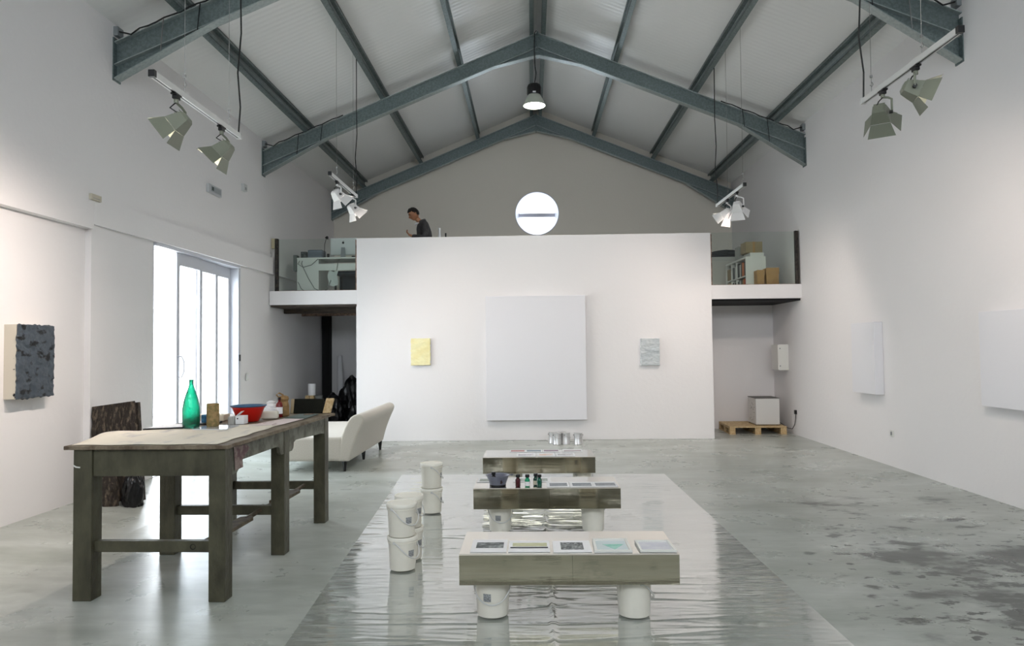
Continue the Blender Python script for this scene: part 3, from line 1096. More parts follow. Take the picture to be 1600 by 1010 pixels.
# ------------------------------------------------------------------ mirror steel benches on buckets
BZ0 = FZ + .2215
BZ1 = .405
benches = [(-.458, .762, 4.0, 4.49, 'nearest polished steel bench with five framed prints on it'),
           (-.53, .672, 5.865, 6.36, 'middle polished steel bench with small bottles and a bowl on it'),
           (-.565, .615, 7.52, 8.05, 'farthest polished steel bench with coloured prints on it')]
for x0, x1, ya, yb, lb in benches:
    t = thing('steel_bench', lb, 'bench', ((x0 + x1) / 2, (ya + yb) / 2, BZ0), 0, 'mirror steel benches')
    hx, hy, h = (x1 - x0) / 2, (yb - ya) / 2, BZ1 - BZ0
    MB().box(-hx, hx, -hy, hy, 0, h - .0045).build('bench_box', bronze_m, t, bevel=.0015)
    MB().box(-hx, hx, -hy, hy, h - .0044, h).build('top_panel', mirror_m, t)
    MB().box(-hx + .002, hx - .002, -hy - .0012, -hy + .004, h - .006, h + .0008).build('edge_strip', bench_edge_m, t)
    MB().box(.02, .0215, -hy - .0006, -hy + .002, .004, h - .008).build('seam', mat('dark_seam', srgb(70, 66, 56), .5, .5), t)

PZ = BZ1 + .0015


def card(label, q, inner, im, th=.003, frame=None, group='prints on the nearest bench', name='print_card', cat='print', kids=()):
    """q: quad fl, fr, br, bl ; inner quad of the printed area"""
    cxx = sum(p[0] for p in q) / 4
    cyy = sum(p[1] for p in q) / 4
    t = thing(name, label, cat, (cxx, cyy, PZ), 0, group)
    mx = Matrix.Translation((-cxx, -cyy, 0))
    MB(mx).prism([(x, y, 0) for x, y in q], (0, 0, th)).build('paper', paper_m, t)
    if inner:
        MB(mx).prism([(x, y, th) for x, y in inner], (0, 0, .001)).build('printed_area', im, t)
    for nm, qq, mm in kids:
        MB(mx).prism([(x, y, th + .0012) for x, y in qq], (0, 0, .001)).build(nm, mm, t)
    if frame:
        b = MB(mx)
        n = 4
        c = [Vector((x, y, 0)) for x, y in q]
        ctr = sum(c, Vector()) / 4
        inn = [ctr + (p - ctr) * (1 - frame) for p in c]
        for i in range(4):
            j = (i + 1) % 4
            b.prism([c[i], c[j], inn[j], inn[i]], (0, 0, .014))
        b.build('frame', white_m, t, bevel=.001)
    return t


pr_dark = mat('dark_grey_print', srgb(74, 80, 82), .5, col2=srgb(150, 156, 156), nscale=22, nlo=.46, nhi=.64)
pr_dark2 = mat('speckled_grey_print', srgb(64, 68, 70), .5, col2=srgb(160, 164, 164), nscale=60, nlo=.44, nhi=.62)
pr_yel = mat('pale_olive_print', srgb(196, 196, 158), .6, col2=srgb(206, 206, 172), nscale=30)
pr_blk = mat('ink_black_strip', srgb(34, 36, 48), .5)
pr_tur = mat('turquoise_wash', srgb(132, 196, 180), .6, col2=srgb(166, 212, 200), nscale=18)
pr_pale = mat('pale_blue_wash', srgb(206, 218, 220), .6)
pr_lil = mat('pale_lilac_wash', srgb(206, 206, 216), .6, col2=srgb(216, 216, 222), nscale=14)
Q = lambda a, b2, c, d: [(a, c), (b2, c), (b2, d), (a, d)]
card('white card with a dark grey print, leftmost on the nearest bench', [(-.40, 4.035), (-.195, 4.035), (-.195, 4.29), (-.40, 4.29)], Q(-.372, -.215, 4.11, 4.225), pr_dark)
card('white card with an olive stripe over a black stripe on the nearest bench', [(-.185, 4.035), (.05, 4.035), (.05, 4.26), (-.185, 4.26)], Q(-.163, .035, 4.14, 4.21), pr_yel,
     kids=[('black_stripe', Q(-.175, .04, 4.10, 4.122), pr_blk)])
card('white card with a speckled grey print in the middle of the nearest bench', [(.069, 4.022), (.284, 4.03), (.284, 4.262), (.069, 4.252)], Q(.113, .242, 4.072, 4.218), pr_dark2)
card('white framed sheet with a turquoise triangle on the nearest bench', [(.296, 4.014), (.507, 4.012), (.507, 4.268), (.304, 4.268)], Q(.318, .490, 4.035, 4.245), pr_pale, frame=.14,
     kids=[('turquoise_triangle', [(.354, 4.172), (.416, 4.068), (.476, 4.172)], pr_tur)])
card('white framed pale lilac sheet, rightmost on the nearest bench', [(.551, 4.02), (.752, 4.015), (.746, 4.228), (.548, 4.228)], Q(.568, .735, 4.045, 4.212), pr_lil, frame=.12)
g2 = 'prints on the middle bench'
pr_gry = mat('slate_print', srgb(128, 134, 142), .5, col2=srgb(150, 154, 160), nscale=40)
pr_grn = mat('sage_print', srgb(150, 160, 152), .5, col2=srgb(176, 182, 176), nscale=40)
for i, (a, c, lb) in enumerate(((.085, .255, 'left'), (.275, .455, 'middle'), (.465, .652, 'right'))):
    card('white card with a slate print, %s one of three in front on the middle bench' % lb, [(a - .01, 5.885), (c + .005, 5.885), (c, 6.10), (a - .012, 6.10)], Q(a + .012, c - .012, 5.925, 6.05), pr_gry, group=g2)
for a, lb in ((-.50, 'behind the grey bowl'), (-.19, 'behind the dark red bottle'), (-.02, 'behind the pair of green bottles')):
    card('white card with a sage print %s on the middle bench' % lb, Q(a - .02, a + .13, 6.12, 6.33), Q(a, a + .105, 6.15, 6.27), pr_grn, group=g2)
g3 = 'prints on the farthest bench'
cols = [('dusty red', srgb(178, 118, 118)), ('blue grey', srgb(120, 140, 154)), ('plum', srgb(140, 116, 134)), ('thin maroon', srgb(116, 70, 78))]
for (nm, cc), (a, c) in zip(cols, ((-.281, -.13), (-.105, .053), (.085, .244), (.303, .495))):
    q = Q(a, c, 7.90, 8.0) if nm != 'thin maroon' else Q(a, c, 7.90, 7.945)
    card('white card with a %s print at the back of the farthest bench' % nm, Q(a - .012, c + .012, 7.85, 8.04), q, mat(nm.replace(' ', '_') + '_print', cc, .5), group=g3)
for (nm, cc), (a, c) in zip([('lavender grey', srgb(170, 166, 180)), ('peach', srgb(232, 190, 164)), ('grey and red', srgb(160, 158, 166))], ((-.192, -.03), (.032, .177), (.228, .39))):
    card('white card with a %s print at the front of the farthest bench' % nm, Q(a - .02, c + .02, 7.54, 7.80), Q(a, c, 7.60, 7.72), mat(nm.replace(' ', '_') + '_print', cc, .5, col2=srgb(225, 222, 222), nscale=20), group=g3)

# bowl and little bottles on the middle bench
bw = thing('enamel_bowl', 'grey enamel bowl with a small handle on the middle bench', 'bowl', (-.335, 6.0, PZ))
MB().lathe([(0, .002), (.058, .002), (.066, .006), (.092, .078), (.103, .083), (.103, .086), (.090, .083), (.062, .012), (0, .010)], seg=32, caps=False).build(
    'bowl_body', mat('grey_enamel', srgb(126, 128, 142), .3, col2=srgb(112, 114, 128), nscale=8), bw, smooth=True)
MB().lathe([(.058, 0), (.068, 0), (.068, .008), (.060, .009)], seg=32, caps=False).build('foot_ring', black_m, bw, smooth=True)
MB().tube([(.098, 0, .084), (.118, -.02, .084), (.128, 0, .084), (.118, .02, .084), (.098, .005, .084)], .004, 6).build('handle', mat('grey_handle', srgb(110, 112, 124), .4), bw, smooth=True)
MB(Matrix.Translation((.03, -.066, .032))).prism([(-.012, 0, 0), (0, -.004, -.012), (.014, -.002, 0), (.004, -.012, .026)], (0, -.004, 0)).build('rust_chip', mat('rust_spot', srgb(66, 52, 50), .7), bw)


def vial(label, x, y, body, lab=True, glass=False):
    t = thing('ink_bottle', label, 'bottle', (x, y, PZ), random.random(), 'ink bottles on the middle bench')
    MB().lathe([(0, 0), (.019, 0), (.021, .003), (.021, .055), (.016, .066), (.012, .070), (.012, .076)], seg=20).build('bottle_body', body, t, smooth=True)
    MB().lathe([(0, .076), (.017, .076), (.018, .080), (.018, .096), (.016, .099), (0, .099)], seg=18, caps=False).build('cap', black_m, t, smooth=True)
    if lab:
        MB().lathe([(.0214, .008), (.0214, .042)], seg=20, caps=False).build('label_sticker', paper_m if not glass else mat('cream_label', srgb(196, 190, 170), .6), t, smooth=True)
    return t


grn_m = mat('green_ink_glass', srgb(20, 150, 104), .12, coat=.6)
vial('dark red little bottle with a black cap next to the grey bowl', -.165, 5.93, mat('dark_red_glass', srgb(72, 16, 26), .12, coat=.6), False)
vial('bright green little bottle with a pale label, second from the bowl', -.087, 5.93, grn_m, True)
vial('little bottle with a cream label, left one of the touching pair', -.018, 5.975, mat('dark_green_glass', srgb(10, 60, 48), .12, coat=.6), True, True)
vial('deep green little bottle, right one of the touching pair', .012, 5.925, mat('deep_green_glass', srgb(8, 84, 66), .12, coat=.6), False)
v_ = vial('black capped little bottle standing inside the grey bowl', -.37, 6.0, black_m, False)
v_.location.z = PZ + .0105

# ------------------------------------------------------------------ paint tins by the partition
def make_tin(label):
    t = thing('paint_tin', label, 'tin', (0, 0, 0), 0, 'shiny paint tins by the partition')
    MB().lathe([(0, 0), (.068, 0), (.071, .003), (.071, .007), (.069, .010), (.069, .170), (.072, .173), (.072, .180), (.066, .182), (.064, .178), (.052, .176), (.05, .180), (0, .180)], seg=28, caps=False).build('tin_body', tin_m, t, smooth=True)
    pts = [(.074 * math.cos(PI * k / 10), -.074 * math.sin(PI * k / 10) - .003, .15 - .05 * math.sin(PI * k / 10)) for k in range(11)]
    MB().tube(pts, .0018, 5).build('handle', wire_m, t, smooth=True)
    for sx in (-1, 1):
        MB().lathe([(0, -.007), (.007, -.007), (.007, .007), (0, .007)], (sx * .073, 0, .15), 8, caps=False).build('handle_lug', mat('dark_lug', srgb(90, 90, 92), .4, .8), t)
    return t


tin0 = make_tin('shiny paint tin standing alone at the right end of the row')
tin0.location = (.693, 11.49, 0)
dup(tin0, (.497, 11.53, 0), 1.2, 'shiny paint tin next to the gap in the row of tins')
dup(tin0, (.352, 11.49, 0), .6, 'shiny paint tin at the front left of the row of tins')
dup(tin0, (.292, 11.65, 0), .2, 'shiny paint tin farthest left, half behind another tin')
dup(tin0, (.44, 11.69, 0), .8, 'shiny paint tin in the middle behind the others')

# ------------------------------------------------------------------ paintings
def canvas(name, label, x0, x1, z0, z1, yface, dep, m):
    t = thing(name, label, 'painting', ((x0 + x1) / 2, yface, (z0 + z1) / 2))
    return t


o = MB().box(-.80, .873, YS - .11, YS - .0105, .345, 2.425).build('white_canvas', mat('white_canvas_paint', srgb(230, 230, 234), .75, bump=.06, bscale=120), bevel=.004)
tag(o, 'huge blank white canvas hung in the middle of the partition wall', 'painting')


def impasto(name, label, w, h, dep, face_m, loc, rz, ridge=.012, seed=0, side_m=None, ragged=.01, nx=50, ny=64, cat='painting', gouge=.0):
    """thick paint face (local -y) on a stretcher block"""
    t = thing(name, label, cat, loc, rz)
    MB().box(-w / 2 + .004, w / 2 - .004, -dep + .012, 0, -h / 2 + .004, h / 2 - .004).build('stretcher', side_m or paper_m, t)
    b = MB()

    def f(u, v):
        x, z = (u - .5) * w, (v - .5) * h
        e = min(u, 1 - u, v, 1 - v)
        edge = ragged * mnoise.noise((x * 26 + seed, z * 26, 1))
        k = 1 if e < .001 else 0
        x += k * (edge if u in (0, 1) else 0) * (1 if u == 1 else -1)
        z += k * (edge * .5 if v in (0, 1) else 0)
        r = ridge * (mnoise.noise((x * 7 + seed, z * 16, 0)) + .5 * mnoise.noise((x * 22, z * 40 + seed, 4)))
        g = mnoise.noise((x * 9 + seed * 2, z * 13 + seed, 9))
        r -= gouge * max(0, g - .28) * 3
        y = -dep - .004 - max(-.012, r)
        if e < .001:
            y = -dep + .008
        return (x, y, z)
    b.grid(nx, ny, f)
    b.build('paint_face', face_m, t, smooth=True)
    return t


yel_m = mat('pale_yellow_paint', srgb(240, 234, 186), .55, col2=srgb(236, 226, 168), nscale=6, bump=.2, bscale=20)
gry_m = mat('pale_grey_paint', srgb(200, 206, 208), .55, col2=srgb(186, 194, 198), nscale=5, bump=.2, bscale=20)
blk_m = mat('blue_black_paint', srgb(66, 75, 84), .42, col2=srgb(14, 15, 18), nscale=9, ndetail=7, nlo=.54, nhi=.60, bump=.6, bscale=16, mapscale=(1, 1, 1.4))
impasto('yellow_painting', 'small pale yellow painting left of the huge white canvas', .33, .455, .06, yel_m, (-1.905, YS - .0105, 1.505), 0, .006, 2)
impasto('grey_painting', 'small pale grey painting right of the huge white canvas', .32, .455, .06, gry_m, (1.945, YS - .0105, 1.46), 0, .012, 5)
impasto('black_painting', 'thick blue black painting on the left wall with ragged edges', .48, .655, .12, blk_m, (-4.59, 6.27, 1.483), PI / 2, .009, 11,
        mat('raw_canvas_side', srgb(206, 198, 182), .8, col2=srgb(30, 30, 32), nscale=16, nlo=.66, nhi=.69), .022, 70, 80, gouge=.012)
# white canvases on the right wall
wc_m = MATS['white_canvas_paint']
o = MB().box(4.385, 4.499, 9.33, 9.98, .895, 1.835).build('white_canvas', wc_m, bevel=.003)
tag(o, 'tall narrow white canvas on the right wall', 'painting')
o = MB().box(4.42, 4.499, 5.8, 7.22, .925, 1.855).build('white_canvas', wc_m, bevel=.003)
tag(o, 'wide white canvas at the near end of the right wall', 'painting')

# ------------------------------------------------------------------ small fixtures on the walls
def plate(name, label, cat, x0, x1, y0, y1, z0, z1, m=white_m, kids=()):
    c = ((x0 + x1) / 2, (y0 + y1) / 2, z0)
    t = thing(name, label, cat, c)
    mx = Matrix.Translation((-c[0], -c[1], -c[2]))
    MB(mx).box(x0, x1, y0, y1, z0, z1).build('housing', m, t, bevel=.003)
    for nm, bx_, mm in kids:
        MB(mx).box(*bx_).build(nm, mm, t)
    return t


plate('emergency_light', 'small grey emergency light high on the left wall', 'light', -4.5, -4.46, 9.66, 10.06, 3.76, 3.88, mat('grey_fixture', srgb(190, 192, 194), .5),
      [('diffuser', (-4.461, -4.457, 9.72, 10.03, 3.785, 3.86), mat('smoky_diffuser', srgb(150, 156, 160), .3)), ('pictogram', (-4.458, -4.455, 9.74, 9.80, 3.80, 3.85), mat('dark_pictogram', srgb(60, 74, 70), .5))])
plate('sensor', 'tiny white sensor box high on the left wall beside the emergency light', 'sensor', -4.5, -4.45, 10.84, 10.96, 4.04, 4.15, mat('sensor_white', srgb(196, 198, 196), .5), [('lens', (-4.451, -4.447, 10.87, 10.93, 4.06, 4.10), sticker_m)])
plate('wall_vent', 'small beige vent block on the left wall above the recess', 'vent', -4.5, -4.47, 7.05, 7.22, 3.11, 3.17, mat('beige_vent', srgb(196, 190, 174), .7), [('slot', (-4.471, -4.468, 7.08, 7.19, 3.125, 3.13), sticker_m)])
plate('light_switch', 'white light switch on the left wall right of the sliding door', 'switch', -4.5, -4.488, 11.04, 11.12, 1.09, 1.21, white_m, [('rocker', (-4.489, -4.484, 11.065, 11.095, 1.12, 1.18), paper_m)])
plate('power_outlet', 'white power outlet low on the right wall', 'outlet', 4.488, 4.5, 9.12, 9.2, .38, .46, white_m, [('socket', (4.484, 4.489, 9.14, 9.18, .40, .44), sticker_m)])
plate('junction_box', 'cream box on the wall behind the left railing post', 'box', -4.498, -4.40, 12.12, 12.2, 3.32, 3.49, mat('cream_box', srgb(206, 196, 164), .6), [('lid', (-4.495, -4.403, 12.116, 12.121, 3.33, 3.48), mat('cream_lid', srgb(198, 188, 156), .6))])
plate('fuse_cabinet', 'white electrical cabinet on the wall above the fridge', 'cabinet', 4.33, 4.499, 12.72, 13.08, 1.105, 1.56, white_m,
      [('door', (4.318, 4.331, 12.73, 13.07, 1.115, 1.55), mat('cabinet_door_white', srgb(234, 233, 228), .4)), ('hinge', (4.34, 4.36, 12.712, 12.721, 1.17, 1.19), sticker_m), ('hinge', (4.34, 4.36, 12.712, 12.721, 1.48, 1.50), sticker_m)])

# ------------------------------------------------------------------ pallet and fridge
pal = thing('wooden_pallet', 'wooden pallet under the small fridge in the right alcove', 'pallet', (3.40, 12.57, 0), -.05)
for y in (0, .24, .48, .72):
    pass
for k in range(3):
    yy = (0.0, .50, .80)[k]
    MB().box(0, .97, yy, yy + .10, .118, .14).build('deck_board', wood_m, pal, bevel=.002)
MB().box(0, .97, .11, .20, .118, .14).build('deck_board', wood_m, pal, bevel=.002)
MB().box(0, .97, .21, .30, .118, .14).build('deck_board', wood_m, pal, bevel=.002)
MB().box(0, .97, .31, .40, .118, .14).build('deck_board', wood_m, pal, bevel=.002)
MB().box(0, .97, .41, .49, .118, .14).build('deck_board', wood_m, pal, bevel=.002)
MB().box(0, .97, .61, .79, .118, .14).build('deck_board', wood_m, pal, bevel=.002)
for x in (0, .435, .87):
    MB().box(x, x + .10, 0.01, .89, .098, .1175).build('bearer', wood_m, pal)
    for y in (.01, .40, .79):
        MB().box(x, x + .10, y, y + .10, .02, .0975).build('block', wood_m, pal, bevel=.002)
    MB().box(x, x + .10, 0, .9, 0, .0195).build('bottom_board', wood_m, pal)
fr_ = thing('small_fridge', 'small white cube fridge standing on the wooden pallet', 'fridge', (4.12, 12.98, .141), -.04)
MB().box(-.21, .20, -.22, .24, .01, .47).build('cabinet', greywhite_m, fr_, bevel=.008)
MB().box(-.21, .20, -.285, -.228, .012, .468).build('door', greywhite_m, fr_, bevel=.008)
MB().box(-.20, .19, -.227, -.221, .02, .46).build('door_seal', sticker_m, fr_)
MB().box(-.214, .204, -.28, .24, .471, .480).build('top', mat('dark_fridge_top', srgb(90, 88, 84), .5), fr_)
for x in (-.19, .18):
    for y in (-.2, .22):
        MB().lathe([(0, 0), (.016, 0), (.016, .0095), (0, .0095)], (x, y, 0), 10, caps=False).build('foot', black_m, fr_)
sm = MB()
for k in range(26):
    yy, zz = random.uniform(-.2, .1), random.uniform(.05, .42)
    s_ = random.uniform(.003, .009)
    sm.box(-.2125, -.2105, yy, yy + s_ * 1.4, zz, zz + s_ * 2)
sm.build('paint_spatter', mat('dark_spatter', srgb(70, 66, 60), .7), fr_)
cb = thing('fridge_cable', 'black power cord with plug running from the fridge up the wall', 'cord', (4.40, 12.6, 0))
MB(Matrix.Translation((-4.40, -12.6, 0))).tube([(4.33, 13.05, .20), (4.385, 12.85, .16), (4.42, 12.62, .10), (4.455, 12.5, .10), (4.475, 12.44, .18), (4.485, 12.42, .28), (4.486, 12.41, .36)], .006, 6).build('cable', cable_m, cb, smooth=True)
MB(Matrix.Translation((-4.40, -12.6, 0))).box(4.465, 4.499, 12.385, 12.435, .36, .43).build('plug', black_m, cb, bevel=.004)

# ------------------------------------------------------------------ left passage clutter
crt = wbox('wooden_crate', 'low dark crate against the wall in the left passage', 'crate', -4.36, -3.98, 13.3, 13.7, 0, .545, darkwood_m)
wb = thing('wooden_box', 'small pale wooden box carrying a white roll in the left passage', 'box', (-4.225, 13.42, .546))
MB().box(-.08, .08, -.08, .08, 0, .155).build('box_body', wood_m, wb, bevel=.003)
MB().box(-.004, .004, -.0815, -.08, .0, .155).build('seam', darkwood_m, wb)
o = MB().lathe([(.02, 0), (.068, 0), (.07, .004), (.07, .215), (.068, .219), (.02, .219)], (-4.20, 13.42, .702), 24).build('paper_roll', paper_m, smooth=True)
tag(o, 'white paper roll standing on the small wooden box', 'roll')
o = MB().lathe([(0, 0), (.062, 0), (.075, .15), (.08, .155), (.07, .155), (.058, .01), (0, .01)], (-4.06, 13.40, .546), 12, caps=False).build('grey_pail', mat('grey_pail_plastic', srgb(120, 122, 120), .6), smooth=True)
tag(o, 'grey pail beside the small wooden box', 'pail')
b = MB()
lump('bin_bag', 'big black bin bag, tall rear one of the heap in the left passage', 'bag', (-3.70, 14.62, 0), (.34, .22, .60), bagm, 21, .3)
lump('bin_bag', 'big black bin bag, lower left one of the heap in the left passage', 'bag', (-3.98, 13.98, 0), (.24, .22, .42), bagm, 31, .25)
lump('bin_bag', 'big black bin bag, lower right one of the heap in the left passage', 'bag', (-3.38, 13.98, 0), (.25, .24, .42), bagm, 44, .25)
o = MB().tube([(-3.30, 14.75, .006), (-3.48, 15.15, 2.12)], [.045, .036], 14).build('dark_roll', mat('dark_fabric_roll', srgb(52, 54, 58), .8, col2=srgb(34, 34, 38), nscale=20), smooth=True)
tag(o, 'tall dark roll leaning on the end wall of the left passage', 'roll')
o = MB().tube([(-4.02, 14.85, .006), (-4.16, 15.24, 1.42)], [.085, .05], 16).build('white_tube', paper_m, smooth=True)
tag(o, 'white cone shaped roll leaning behind the black bags', 'roll')

# ------------------------------------------------------------------ glass railings on the mezzanine
def railing(label, x0, x1, post_x, strip_x):
    t = thing('glass_railing', label, 'railing', ((x0 + x1) / 2, YS + .05, 2.57))
    mx = Matrix.Translation((-(x0 + x1) / 2, -(YS + .05), -2.57))
    MB(mx).box(x0, x1, YS + .045, YS + .057, 2.58, 3.465).build('glass_panel', railglass_m, t)
    b = MB(mx)
    b.box(post_x - .028, post_x + .028, YS + .02, YS + .08, 2.571, 3.475)
    b.build('post', rust_m, t, bevel=.003)
    MB(mx).box(strip_x - .012, strip_x + .012, YS + .03, YS + .07, 2.571, 3.44).build('edge_angle', rustlight_m, t)
    MB(mx).box(x0, x1, YS + .035, YS + .067, 2.571, 2.58).build('base_channel', rustlight_m, t)
    return t


railing('glass railing panel left of the partition on the mezzanine', -4.36, -3.03, -4.39, -3.015)
railing('glass railing panel right of the partition on the mezzanine', 3.03, 4.42, 4.45, 3.015)

# ------------------------------------------------------------------ mezzanine desk (left)
LZ = 2.571
dk = thing('office_desk', 'white desk seen from behind on the left of the mezzanine', 'desk', (-3.66, 12.9, LZ))
mx = Matrix.Translation((3.66, -12.9, -LZ))
MB(mx).box(-4.22, -2.95, 12.62, 13.22, 3.19, 3.215).build('desktop', white_m, dk, bevel=.002)
MB(mx).box(-4.22, -3.83, 12.63, 13.2, 2.571, 3.189).build('drawer_unit', white_m, dk, bevel=.002)
MB(mx).box(-3.83, -2.95, 12.63, 12.65, 2.98, 3.10).build('back_panel', white_m, dk)
MB(mx).box(-2.98, -2.95, 12.63, 13.2, 2.571, 3.189).build('side_panel', white_m, dk)
o = wbox('printer', 'grey printer on the left of the mezzanine desk', 'printer', -4.06, -3.79, 12.72, 12.98, 3.216, .155, mat('grey_printer', srgb(128, 136, 148), .5, col2=srgb(100, 108, 120), nscale=4, mapscale=(.5, .5, 14)), 0, .02)
wbox('loudspeaker', 'small dark loudspeaker beside the grey printer', 'speaker', -4.17, -4.065, 12.68, 12.78, 3.216, .115, mat('dark_speaker', srgb(56, 60, 62), .5, col2=srgb(96, 100, 100), nscale=22, nlo=.5, nhi=.56))
im = thing('desktop_computer', 'big white backed computer monitor on the mezzanine desk', 'computer', (-3.43, 12.80, 3.216))
MB().box(-.235, .255, 0, .035, .06, .375).build('monitor_back', mat('silver_monitor', srgb(206, 210, 210), .4), im, bevel=.012)
b = MB()
b.prism([(-.06, -.05, 0), (.06, -.05, 0), (.06, .12, 0), (-.06, .12, 0)], (0, 0, .008))
b.prism([(-.045, -.012, .008), (.045, -.012, .008), (.035, -.004, .20), (-.035, -.004, .20)], (0, -.008, 0))
b.build('stand', mat('silver_stand', srgb(150, 154, 156), .3, .7), im)
b = MB(Matrix.Translation((0, -.0015, .285)))
b.prism([(.021 * math.cos(a) * (1 - .12 * (math.cos(a) > .8)), 0, .023 * math.sin(a) * (1 - .1 * (abs(math.cos(a)) < .3))) for a in [2 * PI * k / 20 for k in range(20)]], (0, .001, 0))
b.prism([(.002, 0, .026), (.012, 0, .032), (.012, 0, .040), (.003, 0, .034)], (0, .001, 0))
b.build('logo', black_m, im)
dl = thing('desk_lamp', 'thin black jointed desk lamp left of the monitor', 'lamp', (-3.74, 12.68, 3.216))
MB().lathe([(0, 0), (.035, 0), (.035, .012), (.01, .016), (0, .016)], seg=18, caps=False).build('base', black_m, dl, smooth=True)
MB().tube([(0, 0, .015), (.005, 0, .235)], .006, 6).tube([(.005, 0, .235), (.045, -.02, .36)], .006, 6).build('arm', black_m, dl)
MB(Matrix.Translation((.055, -.03, .355)) @ Matrix.Rotation(.5, 4, 'Y')).lathe([(.034, -.02), (.026, .01), (.012, .03), (0, .032)], seg=16, caps=False).build('lamp_shade', black_m, dl, smooth=True)
o = wbox('phone', 'black phone standing on the mezzanine desk by the lamp', 'phone', -3.70, -3.66, 12.70, 12.73, 3.216, .075, black_m)
wbox('mouse', 'black mouse at the right end of the mezzanine desk', 'mouse', -3.25, -3.19, 12.68, 12.74, 3.216, .03, black_m, 0, .01)
ch = thing('desk_chair', 'dark grey chair tucked under the mezzanine desk', 'chair', (-3.38, 13.0, LZ))
MB().box(-.26, .26, -.16, .24, .36, .42).build('seat', mat('dark_grey_fabric', srgb(74, 80, 86), .9), ch, bevel=.02)
MB().box(-.26, .24, .31, .35, .02, .41).build('backrest', MATS['dark_grey_fabric'], ch, bevel=.015)
for x in (-.22, .22):
    MB().box(x - .015, x + .015, -.12, -.09, 0, .36).build('leg', black_m, ch)
    MB().box(x - .015, x + .015, .30, .33, 0, .36).build('leg', black_m, ch)
b = MB()
b.grid(8, 14, lambda u, v: (-3.655 + .17 * u + .012 * math.sin(v * 7), 12.625 - .006 * math.sin(u * 6 + v * 4), 2.70 + .265 * v + .01 * math.sin(u * 9)))
tag(b.build('hanging_paper', mat('crumpled_paper', srgb(206, 212, 208), .7, bump=.5, bscale=20), solid=.002), 'crumpled pale sheet hanging below the mezzanine desk', 'paper')
cabs = thing('desk_cables', 'loose grey cables looping down behind the mezzanine desk', 'cable', (-3.8, 12.6, 3.216))
mxc = Matrix.Translation((3.8, -12.6, -3.216))
for pts in ([(-4.15, 12.66, 3.224), (-4.2, 12.61, 3.10), (-4.1, 12.605, 3.04), (-3.95, 12.605, 3.08), (-3.84, 12.61, 3.18), (-3.82, 12.66, 3.224)],
            [(-4.12, 12.66, 3.224), (-4.13, 12.61, 3.1), (-4.02, 12.605, 2.86), (-3.9, 12.605, 2.66), (-3.78, 12.6, 2.6), (-3.66, 12.6, 2.64), (-3.6, 12.6, 2.8)],
            [(-3.46, 12.7, 3.224), (-3.48, 12.61, 3.1), (-3.5, 12.605, 2.97)],
            [(-4.2, 12.62, 2.78), (-4.14, 12.605, 2.66), (-4.05, 12.6, 2.59)]):
    MB(mxc).tube(pts, .006, 5).build('cable', mat('grey_cable', srgb(110, 116, 112), .5), cabs, smooth=True)
wbox('wall_panel', 'dark slim box on the left mezzanine wall beside the desk', 'box', -4.30, -4.235, 12.66, 12.8, 2.98, .29, mat('grey_box', srgb(110, 116, 114), .6))

# ------------------------------------------------------------------ mezzanine shelf (right)
shf = thing('cube_shelf', 'white cube shelf with magazines on the right of the mezzanine', 'shelf', (3.92, 13.25, LZ))
mx = Matrix.Translation((-3.92, -13.25, -LZ))
MB(mx).box(3.751, 4.10, 12.60, 12.63, LZ, 3.115).build('side_panel', white_m, shf)
MB(mx).box(3.751, 4.10, 13.86, 13.89, LZ, 3.115).build('side_panel', white_m, shf)
MB(mx).box(3.751, 4.10, 12.63, 13.86, 3.085, 3.115).build('top_panel', white_m, shf)
MB(mx).box(3.755, 4.10, 12.63, 13.86, 2.765, 2.785).build('shelf_board', white_m, shf)
MB(mx).box(4.085, 4.10, 12.63, 13.86, LZ, 3.085).build('back_panel', white_m, shf)
for y in (13.20, 13.52):
    MB(mx).box(3.755, 4.085, y, y + .018, LZ, 3.085).build('divider', white_m, shf)
random.seed(3)
magc = [('dark teal', srgb(52, 66, 66)), ('black', srgb(30, 30, 32)), ('orange', srgb(196, 110, 60)), ('white', srgb(205, 205, 200)), ('red', srgb(180, 60, 40)), ('tan', srgb(150, 120, 90)), ('grey', srgb(120, 124, 124))]
mm = {k: mat(k.replace(' ', '_') + '_magazine', c, .5) for k, c in magc}
ORD = ['first', 'second', 'third', 'fourth', 'fifth', 'sixth', 'seventh', 'eighth']
def row(y0, y1, z, hmax, names, gname):
    n = len(names)
    w = (y1 - y0) / n
    for i, k in enumerate(names):
        hh = hmax * random.uniform(.82, .97)
        o = wbox('magazine', '', 'magazine', 3.775, 4.03, y0 + i * w + .002, y0 + (i + 1) * w - .002, z, hh, mm[k], 0, 0)
        o['group'] = gname
        o['label'] = '%s magazine, %s in the %s' % (k, ORD[i], gname.replace('magazines in the ', ''))
row(12.64, 13.19, 2.786, .28, ['black', 'dark teal', 'orange', 'orange', 'dark teal', 'white', 'dark teal', 'black'], 'magazines in the upper front cube of the shelf')
row(12.64, 13.19, LZ + .001, .175, ['red', 'red', 'orange', 'tan', 'dark teal', 'white', 'grey', 'dark teal'], 'magazines in the lower front cube of the shelf')
row(13.225, 13.515, 2.786, .24, ['grey', 'white', 'dark teal', 'grey'], 'magazines in the upper middle cube of the shelf')
row(13.225, 13.515, LZ + .001, .17, ['grey', 'dark teal', 'white', 'black'], 'magazines in the lower middle cube of the shelf')
wbox('storage_box', 'tan box filling the farthest upper cube of the shelf', 'box', 3.77, 4.05, 13.55, 13.85, 2.786, .22, card2_m)
wbox('storage_box', 'tan box filling the farthest lower cube of the shelf', 'box', 3.77, 4.05, 13.55, 13.85, LZ + .001, .17, card2_m)
wbox('tray', 'low white tray on top of the white shelf under the cardboard box', 'tray', 3.84, 4.08, 12.63, 12.98, 3.116, .07, white_m)
